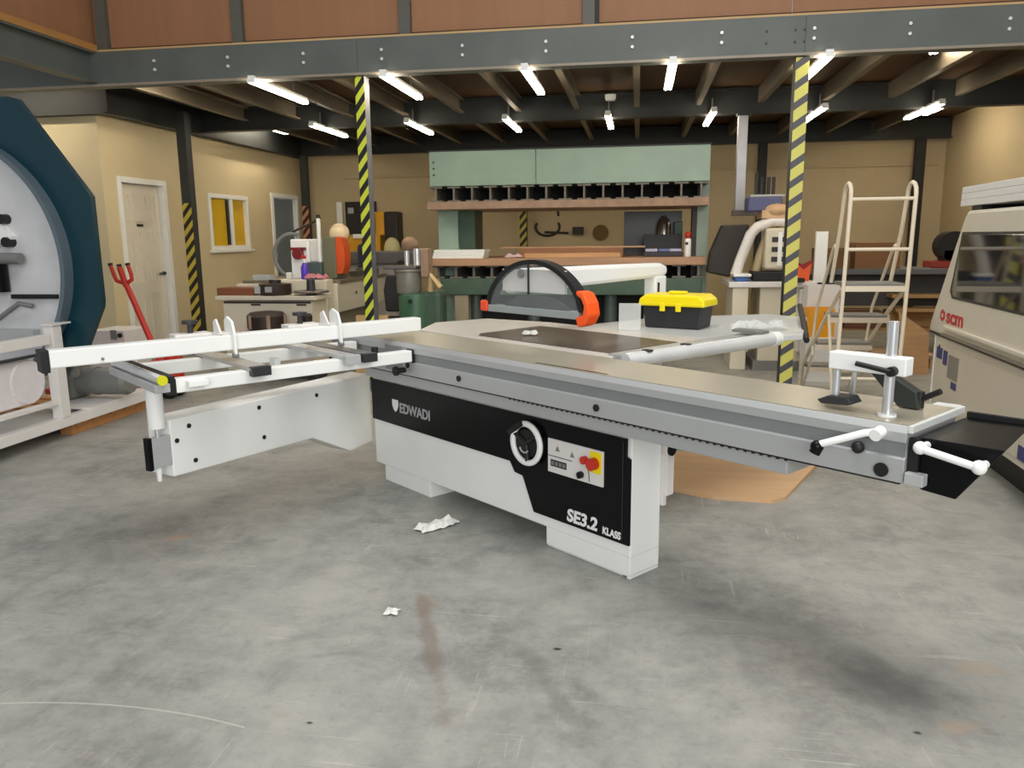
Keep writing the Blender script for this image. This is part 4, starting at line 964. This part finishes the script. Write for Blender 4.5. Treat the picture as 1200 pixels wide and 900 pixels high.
cbox(2.25, 9.9, .9905, .34, .3, .24, 'brown cardboard box on the left of the grey bench', wood('card_olive', (120, 92, 56), .7), .2)
cbox(2.75, 9.95, .9905, .5, .3, .30, 'wide dark brown cardboard box on the middle of the grey bench', wood('card_dark', (140, 100, 64), .7))
cbox(3.2, 10.0, .3105, .5, .3, .18, 'tan cardboard box on the lower shelf of the grey bench', wood('card_tan', (176, 136, 88), .7))
cbox(2.6, 9.85, .3105, .4, .35, .2, 'brown cardboard box on the shelf behind the ladder steps', wood('card_mid', (110, 70, 48), .7))
sh_ = thing('sheet_board', 'tan board sheet leaning in the gap between ladder and cream machine', 'sheet', (2.68, 8.3, 0))
MB().prism([(-.10, .63), (.19, .42), (.21, 0), (-.04, 0), (-.06, .33)], 'xz', 0, .02).build('sheet', wood('sheet_tan', (190, 150, 106), .7), sh_)
sh_.rotation_euler = (R(-5), 0, 0)
sh2 = thing('sheet_board', 'tan board lying low in front of the grey bench', 'sheet', (2.6, 8.95, 0))
MB().box(-.5, .5, -.3, .3, .1, .14).build('sheet', wood('pinkish_board', (168, 138, 112), .6), sh2)
MB().box(-.5, -.42, -.3, .3, 0, .1).box(.42, .5, -.3, .3, 0, .1).build('bearer', pine, sh2)
bk = thing('black_reel', 'black motor housing on a red box near the far right corner', 'motor', (3.62, 10.05, .9905))
MB().box(-.25, .2, -.15, .15, 0, .08).build('red_base', mat('brick_red', (150, 50, 40), .5), bk, bev=.01)
MB().cyl((.0, -.1, .25), (.0, .12, .25), .17).box(-.1, .16, -.1, .1, .08, .2).build('motor_body', blackm, bk, smooth=True)
rk = thing('storage_rack', 'timber rack with dark boxes against the right wall', 'rack', (4.1, 8.9, 0))
for x in (-.35, .35):
    for y in (-.6, .6): MB().box(x-.03, x+.03, y-.03, y+.03, 0, .95).build('rack_post', pine, rk)
for z in (.25, .6, .92): MB().box(-.4, .4, -.65, .65, z, z+.025).build('rack_shelf', pine, rk)
cbox(4.05, 8.7, .626, .4, .5, .24, 'dark carton on the upper shelf of the timber rack', wood('card_black', (50, 38, 30), .7))

# ------------------------------------------------------------------ SCM machine at right
SR = -R(3.39474)
sc = thing('wide_sander', 'large cream machine with slanted hood and dark window at right edge', 'machine', (1.9775, 4.5365, 0), SR)
MB().box(0, 1.25, -1.6, 1.30, .2, .70).build('lower_body', greyw, sc, bev=.012)
MB().box(.12, 1.2, -1.5, 1.2, 0, .2).build('plinth', blackm, sc)
hood = MB().prism([(1.43, .715), (1.40, .80), (.90, 1.485), (.84, 1.53), (-1.6, 1.53), (-1.6, .715)], 'yz', -.012, 1.2).build('hood', greyw, sc, bev=.02)
MB().prism([(1.42, .705), (1.42, .717), (-1.6, .717), (-1.6, .705)], 'yz', -.006, 1.19).build('seam', dark, sc)
win = MB().prism([(.87, 1.385), (1.0, 1.03), (.965, .99), (-1.4, .99), (-1.4, 1.385)], 'yz', -.016, -.0115).build('window_panel', winglass, hood, bev=.002)
MB().prism([(.895, 1.40), (1.035, 1.02), (.985, .975), (-1.45, .975), (-1.45, 1.40)], 'yz', -.0145, -.0118).build('window_seal', mat('seal', (60, 58, 52), .6), hood)
MB().box(-.035, -.012, -1.5, 1.05, .765, .795).build('hood_handle', greyw, hood, bev=.008)
MB().box(-.03, -.012, -1.5, 1.1, .722, .735).build('hood_trim', mat('taupe', (140, 132, 118), .5), hood)
text('red_lettering', 'scm', .135, orient((0, -1, 0), (0, 0, 1), (-.0135, 1.06, .812)), redtext, hood, sx=1.55, bold=.004)
MB().prism([(1.19, .825), (1.19, .87), (1.15, .892), (1.095, .875), (1.095, .83), (1.14, .808)], 'yz', -.015, -.0115).build('red_emblem', redtext, hood, bev=.003)
MB().prism([(1.125, .838), (1.125, .862), (1.155, .862), (1.155, .838)], 'yz', -.0165, -.015).build('emblem_gap', greyw, hood)
lp = MB().box(-.006, 0, -.9, 1.22, .24, .66).build('door_panel', mat('door_putty', (216, 207, 189), .45, var=.02), sc, bev=.002)
MB().box(-.009, -.006, 1.10, 1.215, .555, .63).build('blue_label', blue, lp)
MB().box(-.009, -.006, .99, 1.07, .53, .625).build('blue_label', blue, lp)
MB().box(-.009, -.006, .76, .96, .46, .61).build('grey_label', mat('label_grey', (140, 136, 126), .5), lp)
MB().box(-.009, -.006, .77, .87, .40, .445).build('blue_label', blue, lp)
MB().cyl((-.009, 1.17, .635), (-.006, 1.17, .635), .012).build('door_screw', dark, lp)
MB().box(-.009, -.006, -.42, -.25, .245, .32).build('blue_label', blue, lp)
MB().box(-.004, .0, 1.285, 1.3, .2, .70).build('edge_trim', white, sc)
for i, dz in enumerate((0, .040, .080)):
    o = MB().box(0, .9, -1.5, 1.03-.006*i, 0, .039).build('white_board', white, bev=.003)
    o.location = (1.9775, 4.5365, 1.5605+dz); o.rotation_euler = (0, 0, SR)
    tag(o, 'white board on top of the cream machine, %s of the stack' % ('lowest', 'middle one', 'topmost')[i], 'board', 'white boards on the cream machine')
for i, y in enumerate((.75, -.2, -1.2)):
    o = MB().box(.02, .8, y-.05, y+.12, 0, .0295).build('bearer', dark)
    o.location = (1.9775, 4.5365, 1.5305); o.rotation_euler = (0, 0, SR)
    tag(o, 'dark packing piece under the white boards, %s' % ('nearest the ladder', 'middle one', 'nearest the viewer')[i], 'packing piece', 'packing under the white boards')

# ------------------------------------------------------------------ light
w = bpy.data.worlds.new('world'); scn.world = w; w.use_nodes = True
w.node_tree.nodes['Background'].inputs[0].default_value = (.93, .97, 1, 1)
w.node_tree.nodes['Background'].inputs[1].default_value = .42
def area(name, loc, tgt, sx, sy, power, col):
    l = bpy.data.lights.new(name, 'AREA'); l.shape = 'RECTANGLE'; l.size = sx; l.size_y = sy; l.energy = power; l.color = col
    o = bpy.data.objects.new(name, l); C.objects.link(o); o.location = loc
    o.rotation_euler = (Vector(tgt)-Vector(loc)).to_track_quat('-Z', 'Y').to_euler(); return o
area('daylight_doorway', (1.4, -4.5, 2.8), (.3, 4, .4), 4.5, 3.6, 330, (1, .99, .97))
area('hall_light', (.4, 2.0, 5.4), (.3, 2.4, 0), 3.0, 2.2, 178, (1, .97, .92))
scn.view_settings.view_transform = 'Standard'
scn.view_settings.look = 'None'
scn.view_settings.exposure = 0
scn.cycles.use_denoising = True
scn.cycles.max_bounces = 6
